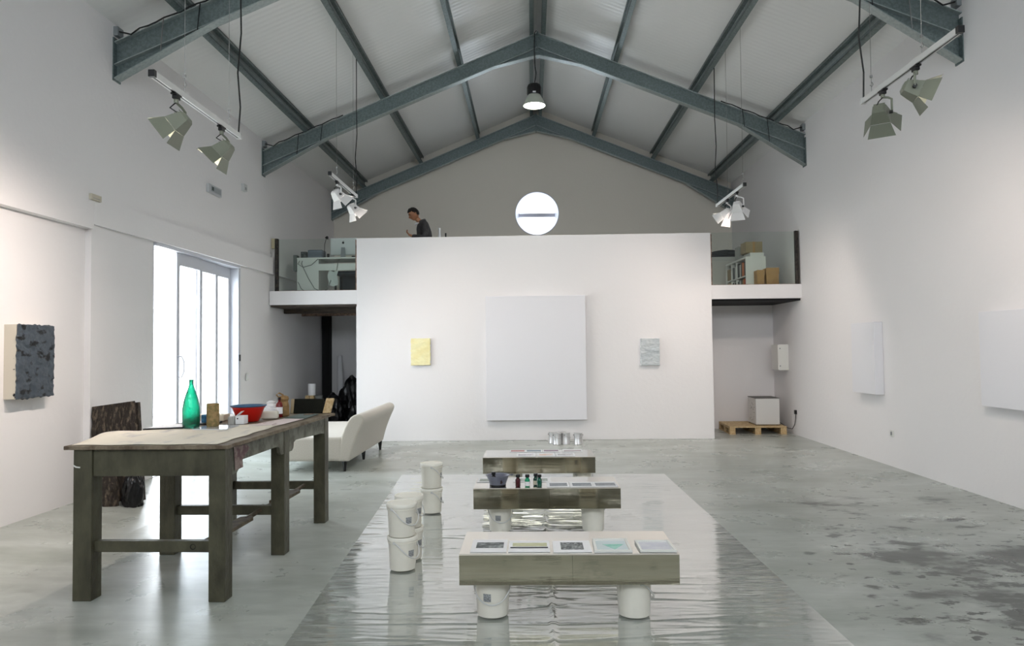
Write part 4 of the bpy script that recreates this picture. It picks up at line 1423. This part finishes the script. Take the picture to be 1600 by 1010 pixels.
bxx = thing('cardboard_box', 'tan cardboard box on top of the white shelf', 'box', (3.915, 12.80, 3.187))
MB().box(-.145, .15, -.15, .15, 0, .195).build('carton', card2_m, bxx, bevel=.003)
MB().box(-.02, .02, -.1512, -.1502, 0, .195).build('tape', card_m, bxx)
wbox('file_box', 'grey translucent file box beside the cardboard box on the shelf', 'box', 3.76, 3.83, 13.03, 13.28, 3.116, .24, mat('grey_film_box', srgb(150, 152, 148), .4))
def flapbox(label, x0, x1, y0, y1, h):
    t = thing('cardboard_box', label, 'box', ((x0 + x1) / 2, (y0 + y1) / 2, LZ))
    w, d = (x1 - x0) / 2, (y1 - y0) / 2
    MB().box(-w, w, -d, d, 0, h).build('carton', card_m, t, bevel=.003)
    MB().box(-w - .004, w + .004, -d - .006, -d - .001, h * .66, h + .004).build('flap', card_m, t)
    return t
flapbox('brown cardboard box with a front flap on the mezzanine floor', 4.03, 4.24, 12.36, 12.56, .31)
flapbox('narrow brown cardboard box left of the flapped box', 3.875, 4.0, 12.38, 12.56, .275)
cbn = wbox('low_cabinet', 'pale cabinet under a dark jacket deep on the right mezzanine', 'cabinet', 3.52, 4.30, 14.25, 14.7, LZ, .66, mat('pale_cabinet', srgb(206, 204, 196), .6))
wbox('stacked_trays', 'pale stacked trays between the cabinet and the jacket', 'tray', 3.55, 4.26, 14.28, 14.66, LZ + .661, .09, mat('pale_trays', srgb(196, 196, 190), .6))
lump('folded_jacket', 'dark jacket heaped on the pale trays deep on the right mezzanine', 'jacket', (3.93, 14.45, LZ + .752), (.34, .18, .10), mat('dark_jacket', srgb(44, 50, 52), .85, bump=.5, bscale=10), 14, .2)

# bottles behind the partition top, on a tall cupboard
o = wbox('tall_cupboard', 'white cupboard behind the partition under the bottles', 'cupboard', -1.85, -1.25, 12.40, 12.80, LZ, .77, white_m)
CT = LZ + .771
bo_ = thing('glass_carafe', 'clear glass carafe showing above the partition wall', 'carafe', (-1.645, 12.58, CT))
MB().lathe([(0, 0), (.055, 0), (.06, .01), (.058, .08), (.03, .16), (.017, .20), (.018, .28), (.022, .295), (.018, .295), (.014, .20), (.027, .16), (.054, .08), (.055, .012), (0, .010)], seg=28, caps=False).build(
    'carafe_glass', mat('highlight_white_glass', srgb(226, 230, 234), .08, trans=.15, ior=1.3), bo_, smooth=True)  # mostly opaque white, standing in for the highlights on clear glass
bo_.scale = (1, 1, 1.22)
b_ = thing('wine_bottle', 'black bottle showing above the partition wall beside the carafe', 'bottle', (-1.535, 12.58, CT))
MB().lathe([(0, 0), (.036, 0), (.038, .005), (.038, .11), (.03, .14), (.014, .165), (.013, .20)], seg=24).build('bottle_body', black_m, b_, smooth=True)
MB().lathe([(0, .2), (.0145, .2), (.0145, .222), (0, .222)], seg=16, caps=False).build('cap', black_m, b_, smooth=True)
b_.scale = (1, 1, 1.2)
b_ = thing('jam_jar', 'short dark jar right of the black bottle on the partition top', 'jar', (-1.445, 12.58, CT))
MB().lathe([(0, 0), (.03, 0), (.032, .004), (.032, .09), (.028, .10), (.028, .105)], seg=20).build('jar_body', mat('dark_jar', srgb(40, 40, 42), .3), b_, smooth=True)
MB().lathe([(0, .105), (.03, .105), (.03, .125), (0, .125)], seg=20, caps=False).build('lid', black_m, b_, smooth=True)
b_.scale = (1, 1, 1.42)

# ================================================================== LIGHTS
# pendants: one in view, two nearer the viewer above the frame
PXc = .062
refl = mat('pale_reflector', srgb(186, 192, 180), .35, .1)


def pendant(label, y):
    pd = thing('pendant_lamp', label, 'lamp', (PXc, y, 5.53))
    MB().lathe([(.182, 0), (.187, .004), (.182, .012), (.165, .05), (.14, .11), (.112, .16), (.10, .18), (.096, .18), (.108, .158), (.136, .108), (.160, .05), (.176, .01), (.182, 0)], seg=40, caps=False).build('reflector', refl, pd, smooth=True)
    MB().lathe([(0, .18), (.112, .18), (.118, .20), (.118, .31), (.105, .345), (.08, .36), (0, .36)], seg=12, caps=False).build('ballast_housing', black_m, pd)
    MB().box(-.025, .025, -.121, -.116, .185, .21).build('label_plate', paper_m, pd)
    MB().lathe([(0, .004), (.172, .004), (.172, .008), (0, .008)], seg=36, caps=False).build('diffuser', mat('glowing_diffuser', (1, 1, 1, 1), .5, emit=(1, .99, .92, 1), estr=9.0), pd)
    MB().tube([(0, 0, .36), (.02, 0, .44), (.035, .005, .55), (.02, .01, .66), (.015, .02, .8), (.01, .03, .95), (.012, .04, 1.05), (.02, .04, 1.24), (.05, .06, 1.285)], .008, 6).build('cord', cable_m, pd, smooth=True)
    d = bpy.data.lights.new('pendant_light', 'SPOT')
    d.energy = PENDANT_W
    d.color = (1, .97, .9)
    d.spot_size = math.radians(160)
    d.spot_blend = .8
    d.shadow_soft_size = .15
    lo = bpy.data.objects.new('pendant_light', d)
    COL.objects.link(lo)
    lo.parent = pd
    lo.location = (0, 0, -.01)


pendant('industrial bell pendant lamp hanging from the ridge of the middle rafter', 11.6)
pendant('industrial bell pendant lamp above the near spotlights, over the top of the frame', 7.36)
pendant('industrial bell pendant lamp high above the viewer', 3.2)


def track(label, x, ya, yb, z, wires, cable):
    t = thing('lighting_track', label, 'lighting track', (x, (ya + yb) / 2, z))
    ym = (ya + yb) / 2
    b = MB()
    b.box(-.018, .018, ya - ym, yb - ym, -.012, .022)
    b.box(-.018, -.008, ya - ym, yb - ym, -.02, -.012)
    b.box(.008, .018, ya - ym, yb - ym, -.02, -.012)
    b.build('rail', rail_m, t)
    MB().box(-.008, .008, ya - ym + .01, yb - ym - .01, -.018, -.0122).build('slot', black_m, t)
    MB().box(-.021, .021, ya - ym - .03, ya - ym, -.022, .024).build('end_cap', black_m, t)
    MB().box(-.021, .021, yb - ym, yb - ym + .03, -.022, .024).build('end_cap', rail_m, t)
    px = AX + (-2.63 if x < 0 else 2.63)
    zp = truss_z(px) + .005
    for wy in wires:
        w = MB().tube([(0, wy - ym, .02), (0, wy - ym, .19)], .0022, 5).tube([(0, wy - ym, .18), ((px - x), wy - ym, zp - z)], .0022, 5).build('suspension_wire', wire_m, t)
        MB().tube([(-.012, wy - ym, .085), (.004, wy - ym, .07), (.014, wy - ym, .09), (.004, wy - ym, .11)], .003, 5).build('hook', wire_m, w)
        MB().box(-.008, .008, wy - ym - .008, wy - ym + .008, .145, .165).build('clamp', wire_m, w)
    cy = yb - ym
    c = [(0, cy + .01, .02), (.012, cy + .02, .25), (-.015, cy + .03, .55), (.01, cy + .04, .9), (.0, cy + .05, 1.3)]
    c += [((px - x) * .8, cy + .06, zp - z - .25), ((px - x), cy + .06, zp - z)]
    MB().tube(c, .007, 6).build('cord', cable_m, t, smooth=True)
    return t


trk = [('left lighting track nearest the viewer', -2.5, 4.56, 5.91, 3.375, (4.98, 5.73)), ('left lighting track close to the mezzanine', -2.5, 8.69, 9.98, 3.735, (8.985, 9.84)),
       ('right lighting track nearest the viewer', 2.75, 4.62, 5.93, 3.57, (5.05, 5.80)), ('right lighting track close to the mezzanine', 2.75, 9.26, 10.59, 3.635, (9.315, 10.03))]
for a in trk:
    track(*a, None)


def spot(label, x, y, z, drop, aim, energy, arm_side=(0, 0.05), yawroll=0.0, flap=(.62, .62, .62, .62), size=1.0, cone=125, lamp_m=None):
    """track spotlight with four barn doors; (x,y,z) = underside of the track"""
    t = thing('track_spotlight', label, 'spotlight', (x, y, z), 0, 'track spotlights with barn doors')
    lamp_m = lamp_lit if y > 7 else lamp_shaded
    MB().box(-.02, .02, -.045, .045, -.035, -.0215).box(-.016, .016, -.03, .03, -.06, -.035).build('adapter', black_m, t, bevel=.003)
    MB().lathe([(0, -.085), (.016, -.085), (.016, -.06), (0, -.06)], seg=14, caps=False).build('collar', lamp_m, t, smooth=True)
    aim = Vector(aim).normalized()
    side = aim.cross(Vector((0, 0, 1))).normalized()
    upl = side.cross(aim).normalized()
    hc = Vector((arm_side[0] * .4, arm_side[1] * .4, -drop))
    mxh = Matrix((aim, side, upl)).transposed().to_4x4()
    mxh = mxh @ Matrix.Rotation(yawroll, 4, 'X')
    mxh.translation = hc
    mxh = mxh @ Matrix.Scale(size, 4)
    # U bracket arm: from collar down one side of the head
    s_w = mxh @ Vector((-.02, .085, 0))
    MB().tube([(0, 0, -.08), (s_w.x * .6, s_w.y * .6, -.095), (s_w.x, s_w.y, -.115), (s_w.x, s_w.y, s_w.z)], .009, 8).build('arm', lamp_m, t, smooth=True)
    MB().tube([mxh @ Vector((-.02, .092, 0)), mxh @ Vector((-.02, .066, 0))], .014, 10).build('knob', black_m, t, smooth=True)
    MB().tube([(.01, 0, -.07), hc * .5 + Vector((-.035, -.03, -.01)), mxh @ Vector((-.06, -.03, .02))], .005, 6).build('cord', cable_m, t, smooth=True)
    # housing: open-fronted tapered box
    hd = MB(mxh)
    w0, w1 = .045, .07
    rings = [(-.085, .03), (-.07, w0), (-.02, .058), (.03, w1)]
    prev = None
    for (a_, r_) in rings:
        vs = [hd.v((a_, sy * r_, sz * r_ * .85)) for sy, sz in ((-1, -1), (1, -1), (1, 1), (-1, 1))]
        if prev:
            for k in range(4):
                hd.face([prev[k], prev[(k + 1) % 4], vs[(k + 1) % 4], vs[k]])
        else:
            hd.face(vs[::-1])
        prev = vs
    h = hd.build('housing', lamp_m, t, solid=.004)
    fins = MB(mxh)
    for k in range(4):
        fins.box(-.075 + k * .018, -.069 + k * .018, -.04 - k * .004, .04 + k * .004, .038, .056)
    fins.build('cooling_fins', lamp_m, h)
    e = MB(mxh)
    e.box(-.022, -.018, -.05, .05, -.042, .042)
    e.build('lamp_glass', mat('glowing_lamp', (1, 1, 1, 1), .5, emit=(1, .84, .66, 1), estr=12.0), t)
    # barn doors: bottom, right, top, left
    L = .105
    rr, rz_ = .071, .061
    for k, (dy, dz) in enumerate(((0, -1), (1, 0), (0, 1), (-1, 0))):
        ang = flap[k]
        ca, sa = math.cos(ang), math.sin(ang)
        f = MB(mxh)
        if dz:
            p0 = [(.032, -rr, dz * rz_), (.032, rr, dz * rz_)]
            q0 = [(.032 + L * ca, rr * 1.42, dz * (rz_ + L * sa)), (.032 + L * ca, -rr * 1.42, dz * (rz_ + L * sa))]
            nrm = Vector((-sa, 0, dz * ca)) * .002
        else:
            p0 = [(.032, dy * rr, -rz_), (.032, dy * rr, rz_)]
            q0 = [(.032 + L * ca, dy * (rr + L * sa), rz_ * 1.42), (.032 + L * ca, dy * (rr + L * sa), -rz_ * 1.42)]
            nrm = Vector((-sa, dy * ca, 0)) * .002
        f.prism(p0 + q0, nrm)
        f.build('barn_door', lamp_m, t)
    d = bpy.data.lights.new('spotlight_beam', 'SPOT')
    d.energy = energy
    d.color = SPOT_COL
    d.spot_size = math.radians(cone)
    d.spot_blend = 1.0
    d.shadow_soft_size = .05
    lo = bpy.data.objects.new('spotlight_beam', d)
    COL.objects.link(lo)
    lo.parent = t
    q = aim.to_track_quat('-Z', 'Y')
    lo.rotation_mode = 'QUATERNION'
    lo.rotation_quaternion = q
    lo.location = mxh @ Vector((0.0, 0, 0))
    return t


spot('near spotlight of the nearer left track, aimed at the left wall', -2.5, 4.86, 3.375, .225, (-.80, -.05, -.60), SPOT_W * 1.25, (0, .06), flap=(.5, .55, .45, .55))
spot('far spotlight of the nearer left track, aimed at the left wall', -2.5, 5.59, 3.375, .215, (-.72, -.02, -.70), SPOT_W * 1.25, (0, .06), flap=(.5, .5, .5, .8))
spot('near spotlight of the left track close to the mezzanine', -2.5, 9.0, 3.735, .21, (.45, .52, -.72), SPOT_W * .65, (.03, 0))
spot('far spotlight of the left track close to the mezzanine', -2.5, 9.80, 3.735, .23, (.5, .45, -.74), SPOT_W * .65, (.03, 0))
spot('bright spotlight of the nearer right track, aimed at the right wall', 2.75, 5.14, 3.57, .20, (.90, -.22, -.42), SPOT_W * .6, (-.03, .0))
spot('low spotlight of the nearer right track, turned to the far wall', 2.75, 5.62, 3.57, .225, (.48, .70, -.52), SPOT_W * .8, (-.06, 0))
spot('near spotlight of the right track close to the mezzanine', 2.75, 9.61, 3.635, .235, (.35, .62, -.70), SPOT_W * .65, (.02, 0))
spot('far spotlight of the right track close to the mezzanine', 2.75, 10.08, 3.635, .235, (-.48, .64, -.60), SPOT_W * .65, (-.03, 0))

# cables along the rafters
def cable(label, pts, r=.009):
    tag(MB().tube(pts, r, 6).build('ceiling_cable', cable_m, smooth=True), label, 'cable')


for i, (Y, nm) in enumerate(((7.507, 'nearer rafter'), (11.75, 'middle rafter'))):
    for s in (-1, 1):
        sd = 'left' if s < 0 else 'right'
        xe = XL if s < 0 else XR
        c = [(xe - s * .05, Y - .03, truss_z(xe) + .12), (xe - s * .2, Y - .07, truss_z(xe) + .07)]
        for k in range(1, 14):
            x = xe - s * (.2 + k * .09)
            c.append((x, Y - .065, truss_z(x) + .012 + .008 * math.sin(k * 1.9)))
        cable('black cable lying along the %s slope of the %s' % (sd, nm), c)
        jb = wbox('junction_box', 'grey junction box on the wall at the %s end of the %s' % (sd, nm), 'box', xe - .0501 if s > 0 else xe, xe if s > 0 else xe + .0501, Y - .06, Y + .05, truss_z(xe) + .07, .10, mat('grey_junction', srgb(130, 136, 138), .5))
        for k, xx in enumerate((.62, 1.02) if i else (.55, .95)):
            x = xe - s * xx
            zt, zb = truss_z(x), max(4.505 + (xx / 1.08) * (truss_z(xe - s * 1.08) - .245 - 4.505), 0) - .016
            tag(MB().tube([(x, Y - .065, zt + .01), (x + s * .015, Y - .067, (zt + zb) / 2), (x + s * .03, Y - .064, zb), (x + s * .03, Y + .066, zb)], .006, 5).build('cable_tie', cable_m if k or i else wire_m, smooth=True),
                'tie wrapped round the %s end of the %s, %s the wall' % (sd, nm, 'away from' if k else 'close to'), 'cable tie')

# ================================================================== PERSON on the mezzanine
PRX, PRY = -2.04, 13.3
per = thing('person', 'man with short dark hair in a dark grey jacket looking down on the mezzanine', 'person', (PRX, PRY, LZ), .42)
per.scale = (.975, .975, .975)
skin_m = mat('tan_skin', srgb(172, 122, 90), .5, col2=srgb(158, 108, 78), nscale=10)
hair_m = mat('dark_hair', srgb(24, 19, 16), .6, bump=.6, bscale=60)
jack_m = mat('charcoal_jacket', srgb(66, 66, 67), .7, col2=srgb(48, 48, 50), nscale=9, bump=.3, bscale=14)
trou_m = mat('dark_trousers', srgb(34, 36, 42), .8)


def skinned(verts, edges, radii, root=0, sub=2):
    me = bpy.data.meshes.new('tmp')
    me.from_pydata([Vector(v) for v in verts], edges, [])
    o = bpy.data.objects.new('tmp', me)
    COL.objects.link(o)
    o.modifiers.new('skin', 'SKIN')
    for i, r in enumerate(radii):
        rr = r if isinstance(r, tuple) else (r, r)
        me.skin_vertices[0].data[i].radius = rr
        me.skin_vertices[0].data[i].use_root = (i == root)
    s = o.modifiers.new('sub', 'SUBSURF')
    s.levels = s.render_levels = sub
    dg = bpy.context.evaluated_depsgraph_get()
    dg.update()
    m2 = bpy.data.meshes.new_from_object(o.evaluated_get(dg))
    bpy.data.objects.remove(o)
    bpy.data.meshes.remove(me)
    return m2


# skeleton in local coordinates: facing -x, camera side is -y
J = {'pel': (.02, 0, .88), 'sp1': (.04, 0, 1.02), 'sp2': (.04, 0, 1.17), 'chest': (.0, 0, 1.29), 'neck': (-.055, 0, 1.385), 'nk2': (-.11, -.005, 1.44), 'hd': (-.155, -.01, 1.49),
     'ls': (-.01, -.185, 1.325), 'le': (-.05, -.25, 1.06), 'lw': (-.26, -.10, 1.11), 'lp': (-.315, -.07, 1.15),
     'rs': (-.01, .185, 1.325), 're': (-.02, .23, 1.06), 'rw': (-.22, .15, 1.05), 'rp': (-.285, .12, 1.06),
     'lh': (.02, -.09, .84), 'lk': (.0, -.10, .46), 'la': (.05, -.10, .08), 'lt': (-.09, -.11, .035),
     'rh': (.02, .09, .84), 'rk': (-.02, .10, .46), 'ra': (.05, .10, .08), 'rt': (-.09, .11, .035)}


def skel(names, edges, radii, root, extra=()):
    vs = [J[n] for n in names]
    es = [(names.index(a), names.index(c)) for a, c in edges]
    return skinned(vs, es, [radii[n] for n in names], names.index(root))


body_names = list(J.keys())
body_edges = [('pel', 'sp1'), ('sp1', 'sp2'), ('sp2', 'chest'), ('chest', 'neck'), ('neck', 'nk2'), ('nk2', 'hd'), ('chest', 'ls'), ('ls', 'le'), ('le', 'lw'), ('lw', 'lp'), ('chest', 'rs'), ('rs', 're'), ('re', 'rw'), ('rw', 'rp'),
              ('pel', 'lh'), ('lh', 'lk'), ('lk', 'la'), ('la', 'lt'), ('pel', 'rh'), ('rh', 'rk'), ('rk', 'ra'), ('ra', 'rt')]
br = {'pel': .12, 'sp1': .11, 'sp2': .115, 'chest': .12, 'neck': .06, 'nk2': .052, 'hd': .055, 'ls': .055, 'le': .04, 'lw': .028, 'lp': (.016, .036), 'rs': .055, 're': .04, 'rw': .028, 'rp': (.016, .036),
      'lh': .085, 'lk': .055, 'la': .04, 'lt': .03, 'rh': .085, 'rk': .055, 'ra': .04, 'rt': .03}
bme = skel(body_names, body_edges, br, 'pel')
b = MB()
b.bm.from_mesh(bme)


def fingers(p, dirv, upd, sgn):
    p, dirv, upd = Vector(p), Vector(dirv).normalized(), Vector(upd).normalized()
    lat = dirv.cross(upd).normalized()
    for k, ln in enumerate((.068, .078, .072, .055)):
        base = p + dirv * .012 + lat * (k - 1.5) * .019
        k1 = base + dirv * ln * .5 + upd * .004
        k2 = k1 + dirv * ln * .3 - upd * ln * .22
        k3 = k2 + dirv * ln * .12 - upd * ln * .25
        b.tube([base - dirv * .02, base, k1, k2, k3], [.009, .009, .0085, .0078, .006], 8)
    th0 = p - dirv * .025 + lat * sgn * .03
    b.tube([th0, th0 + dirv * .025 + lat * sgn * .022 - upd * .006, th0 + dirv * .055 + lat * sgn * .026 - upd * .012], [.0115, .010, .007], 8)


fingers(J['lp'], (-.55, .1, .8), (-.75, .1, -.4), -1)
fingers(J['rp'], (-.9, -.3, -.1), (0, 0, 1), -1)

# head: ellipsoid with facial relief, facing d_f
HC = Vector((-.190, -.012, 1.545))
df = Vector((-.87, -.03, -.46)).normalized()      # looks left, a little to the viewer, and down
dl_ = Vector((0, 0, 1)).cross(df).normalized()
du = df.cross(dl_).normalized()


def head_co(d, hair=False):
    """d unit vector in head frame (f, l, u)"""
    f, l, u = d
    rx, ry, rz2 = .100, .076, .118
    p = Vector((f * rx, l * ry, u * rz2))
    if u < 0:                                     # jaw narrows
        p.y *= 1 + u * .28
        if f < 0:
            p.x *= 1 + u * .25
    if not hair and f > 0:
        nose = math.exp(-(l / .14) ** 2) * math.exp(-((u + .16) / .20) ** 2)
        p.x += .026 * nose * (1.2 if u < -.1 else .9)
        eye = sum(math.exp(-((l - s * .38) / .16) ** 2) * math.exp(-((u - .10) / .09) ** 2) for s in (-1, 1))
        p.x -= .011 * eye
        brow = sum(math.exp(-((l - s * .36) / .24) ** 2) for s in (-1, 1)) * math.exp(-((u - .26) / .08) ** 2)
        p.x += .006 * brow
        lip = math.exp(-(l / .25) ** 2) * (math.exp(-((u + .50) / .05) ** 2) + math.exp(-((u + .62) / .05) ** 2))
        p.x += .007 * lip
        chin = math.exp(-(l / .3) ** 2) * math.exp(-((u + .88) / .14) ** 2)
        p.x += .014 * chin
    return HC + df * p.x + dl_ * p.y + du * p.z


bm2 = bmesh.new()
bmesh.ops.create_icosphere(bm2, subdivisions=5, radius=1)
for v in bm2.verts:
    v.co = head_co(v.co.normalized())
tmp = bpy.data.meshes.new('tmp')
bm2.to_mesh(tmp)
bm2.free()
b.bm.from_mesh(tmp)
for s in (-1, 1):                                  # ears
    e0 = HC + dl_ * s * .074 - df * .008 - du * .004
    pts = [e0 - du * .028 + df * .008, e0 - du * .012 + dl_ * s * .010 - df * .008, e0 + du * .014 + dl_ * s * .014 - df * .012, e0 + du * .030 + dl_ * s * .010, e0 + du * .026 + df * .014]
    b.tube(pts, [.006, .007, .008, .007, .005], 8)
b.build('body', skin_m, per, smooth=True)
# eyes and brows
for s in (-1, 1):
    c = head_co(Vector((.88, s * .36, .10)).normalized())
    eb = MB(Matrix.Translation(c - df * .004))
    bm3 = bmesh.new()
    bmesh.ops.create_icosphere(bm3, subdivisions=2, radius=.011)
    eb.bm.free()
    for v in bm3.verts:
        v.co += c - df * .005
    eb.bm = bm3
    eb.build('eye', mat('dark_eye', srgb(40, 32, 28), .2), per, smooth=True)
    MB().tube([head_co(Vector((.9, s * t_, .27 + .03 * k)).normalized()) + df * .001 for k, t_ in enumerate((.16, .34, .52))], [.004, .005, .003], 6).build('eyebrow', hair_m, per, smooth=True)
# hair
bm2 = bmesh.new()
bmesh.ops.create_icosphere(bm2, subdivisions=5, radius=1)
dele = []
for v in bm2.verts:
    d = v.co.normalized()
    f, l, u = d
    line = .50 if f > .35 else (.50 - (0.35 - f) * 1.15)
    line = max(line, -.38)
    if u < line:
        dele.append(v)
    k = 1.07 + .07 * max(0, u) + .05 * mnoise.noise(d * 9)
    if f > .3 and u > .4:
        k += .07
    p = head_co(d, True) - HC
    v.co = HC + p * k
bmesh.ops.delete(bm2, geom=dele, context='VERTS')
hb = MB()
hb.bm.free()
hb.bm = bm2
hb.build('hair', hair_m, per, smooth=True, solid=.008)
# jacket, shirt, trousers, shoes
jn = ['pel', 'sp1', 'sp2', 'chest', 'neck', 'ls', 'le', 'lw', 'rs', 're', 'rw']
je = [('pel', 'sp1'), ('sp1', 'sp2'), ('sp2', 'chest'), ('chest', 'neck'), ('chest', 'ls'), ('ls', 'le'), ('le', 'lw'), ('chest', 'rs'), ('rs', 're'), ('re', 'rw')]
jr = {'pel': .145, 'sp1': .135, 'sp2': .15, 'chest': .155, 'neck': .07, 'ls': .085, 'le': .06, 'lw': .042, 'rs': .078, 're': .06, 'rw': .042}
jm = skel(jn, je, jr, 'pel')
jb = MB()
jb.bm.from_mesh(jm)
# collar roll behind the neck
nk = Vector(J['neck'])
jb.tube([nk + Vector((-.045, -.065, .015)), nk + Vector((.0, -.08, .035)), nk + Vector((.065, -.05, .055)), nk + Vector((.085, 0, .05)), nk + Vector((.065, .05, .055)), nk + Vector((.0, .08, .035)), nk + Vector((-.045, .065, .015))], [.016, .022, .026, .03, .026, .022, .016], 10)
jb.build('jacket', jack_m, per, smooth=True)
MB().tube([nk + Vector((-.055, -.055, -.005)), nk + Vector((-.095, -.03, -.02)), nk + Vector((-.105, 0, -.03)), nk + Vector((-.095, .03, -.02)), nk + Vector((-.055, .055, -.005))], .014, 8).build('shirt_collar', paper_m, per, smooth=True)
tm = skel(['pel', 'lh', 'lk', 'la', 'rh', 'rk', 'ra'], [('pel', 'lh'), ('lh', 'lk'), ('lk', 'la'), ('pel', 'rh'), ('rh', 'rk'), ('rk', 'ra')],
          {'pel': .135, 'lh': .1, 'lk': .075, 'la': .062, 'rh': .1, 'rk': .075, 'ra': .062}, 'pel')
tb = MB()
tb.bm.from_mesh(tm)
tb.build('trousers', trou_m, per, smooth=True)
for s in (-1, 1):
    MB().hexa([(-.17, s * .11 - .045, 0), (.10, s * .10 - .04, 0), (-.17, s * .11 + .045, 0), (.10, s * .10 + .04, 0),
               (-.15, s * .11 - .035, .06), (.09, s * .10 - .038, .10), (-.15, s * .11 + .035, .06), (.09, s * .10 + .038, .10)]).build('shoe', black_m, per, bevel=.015, bseg=3, smooth=True)
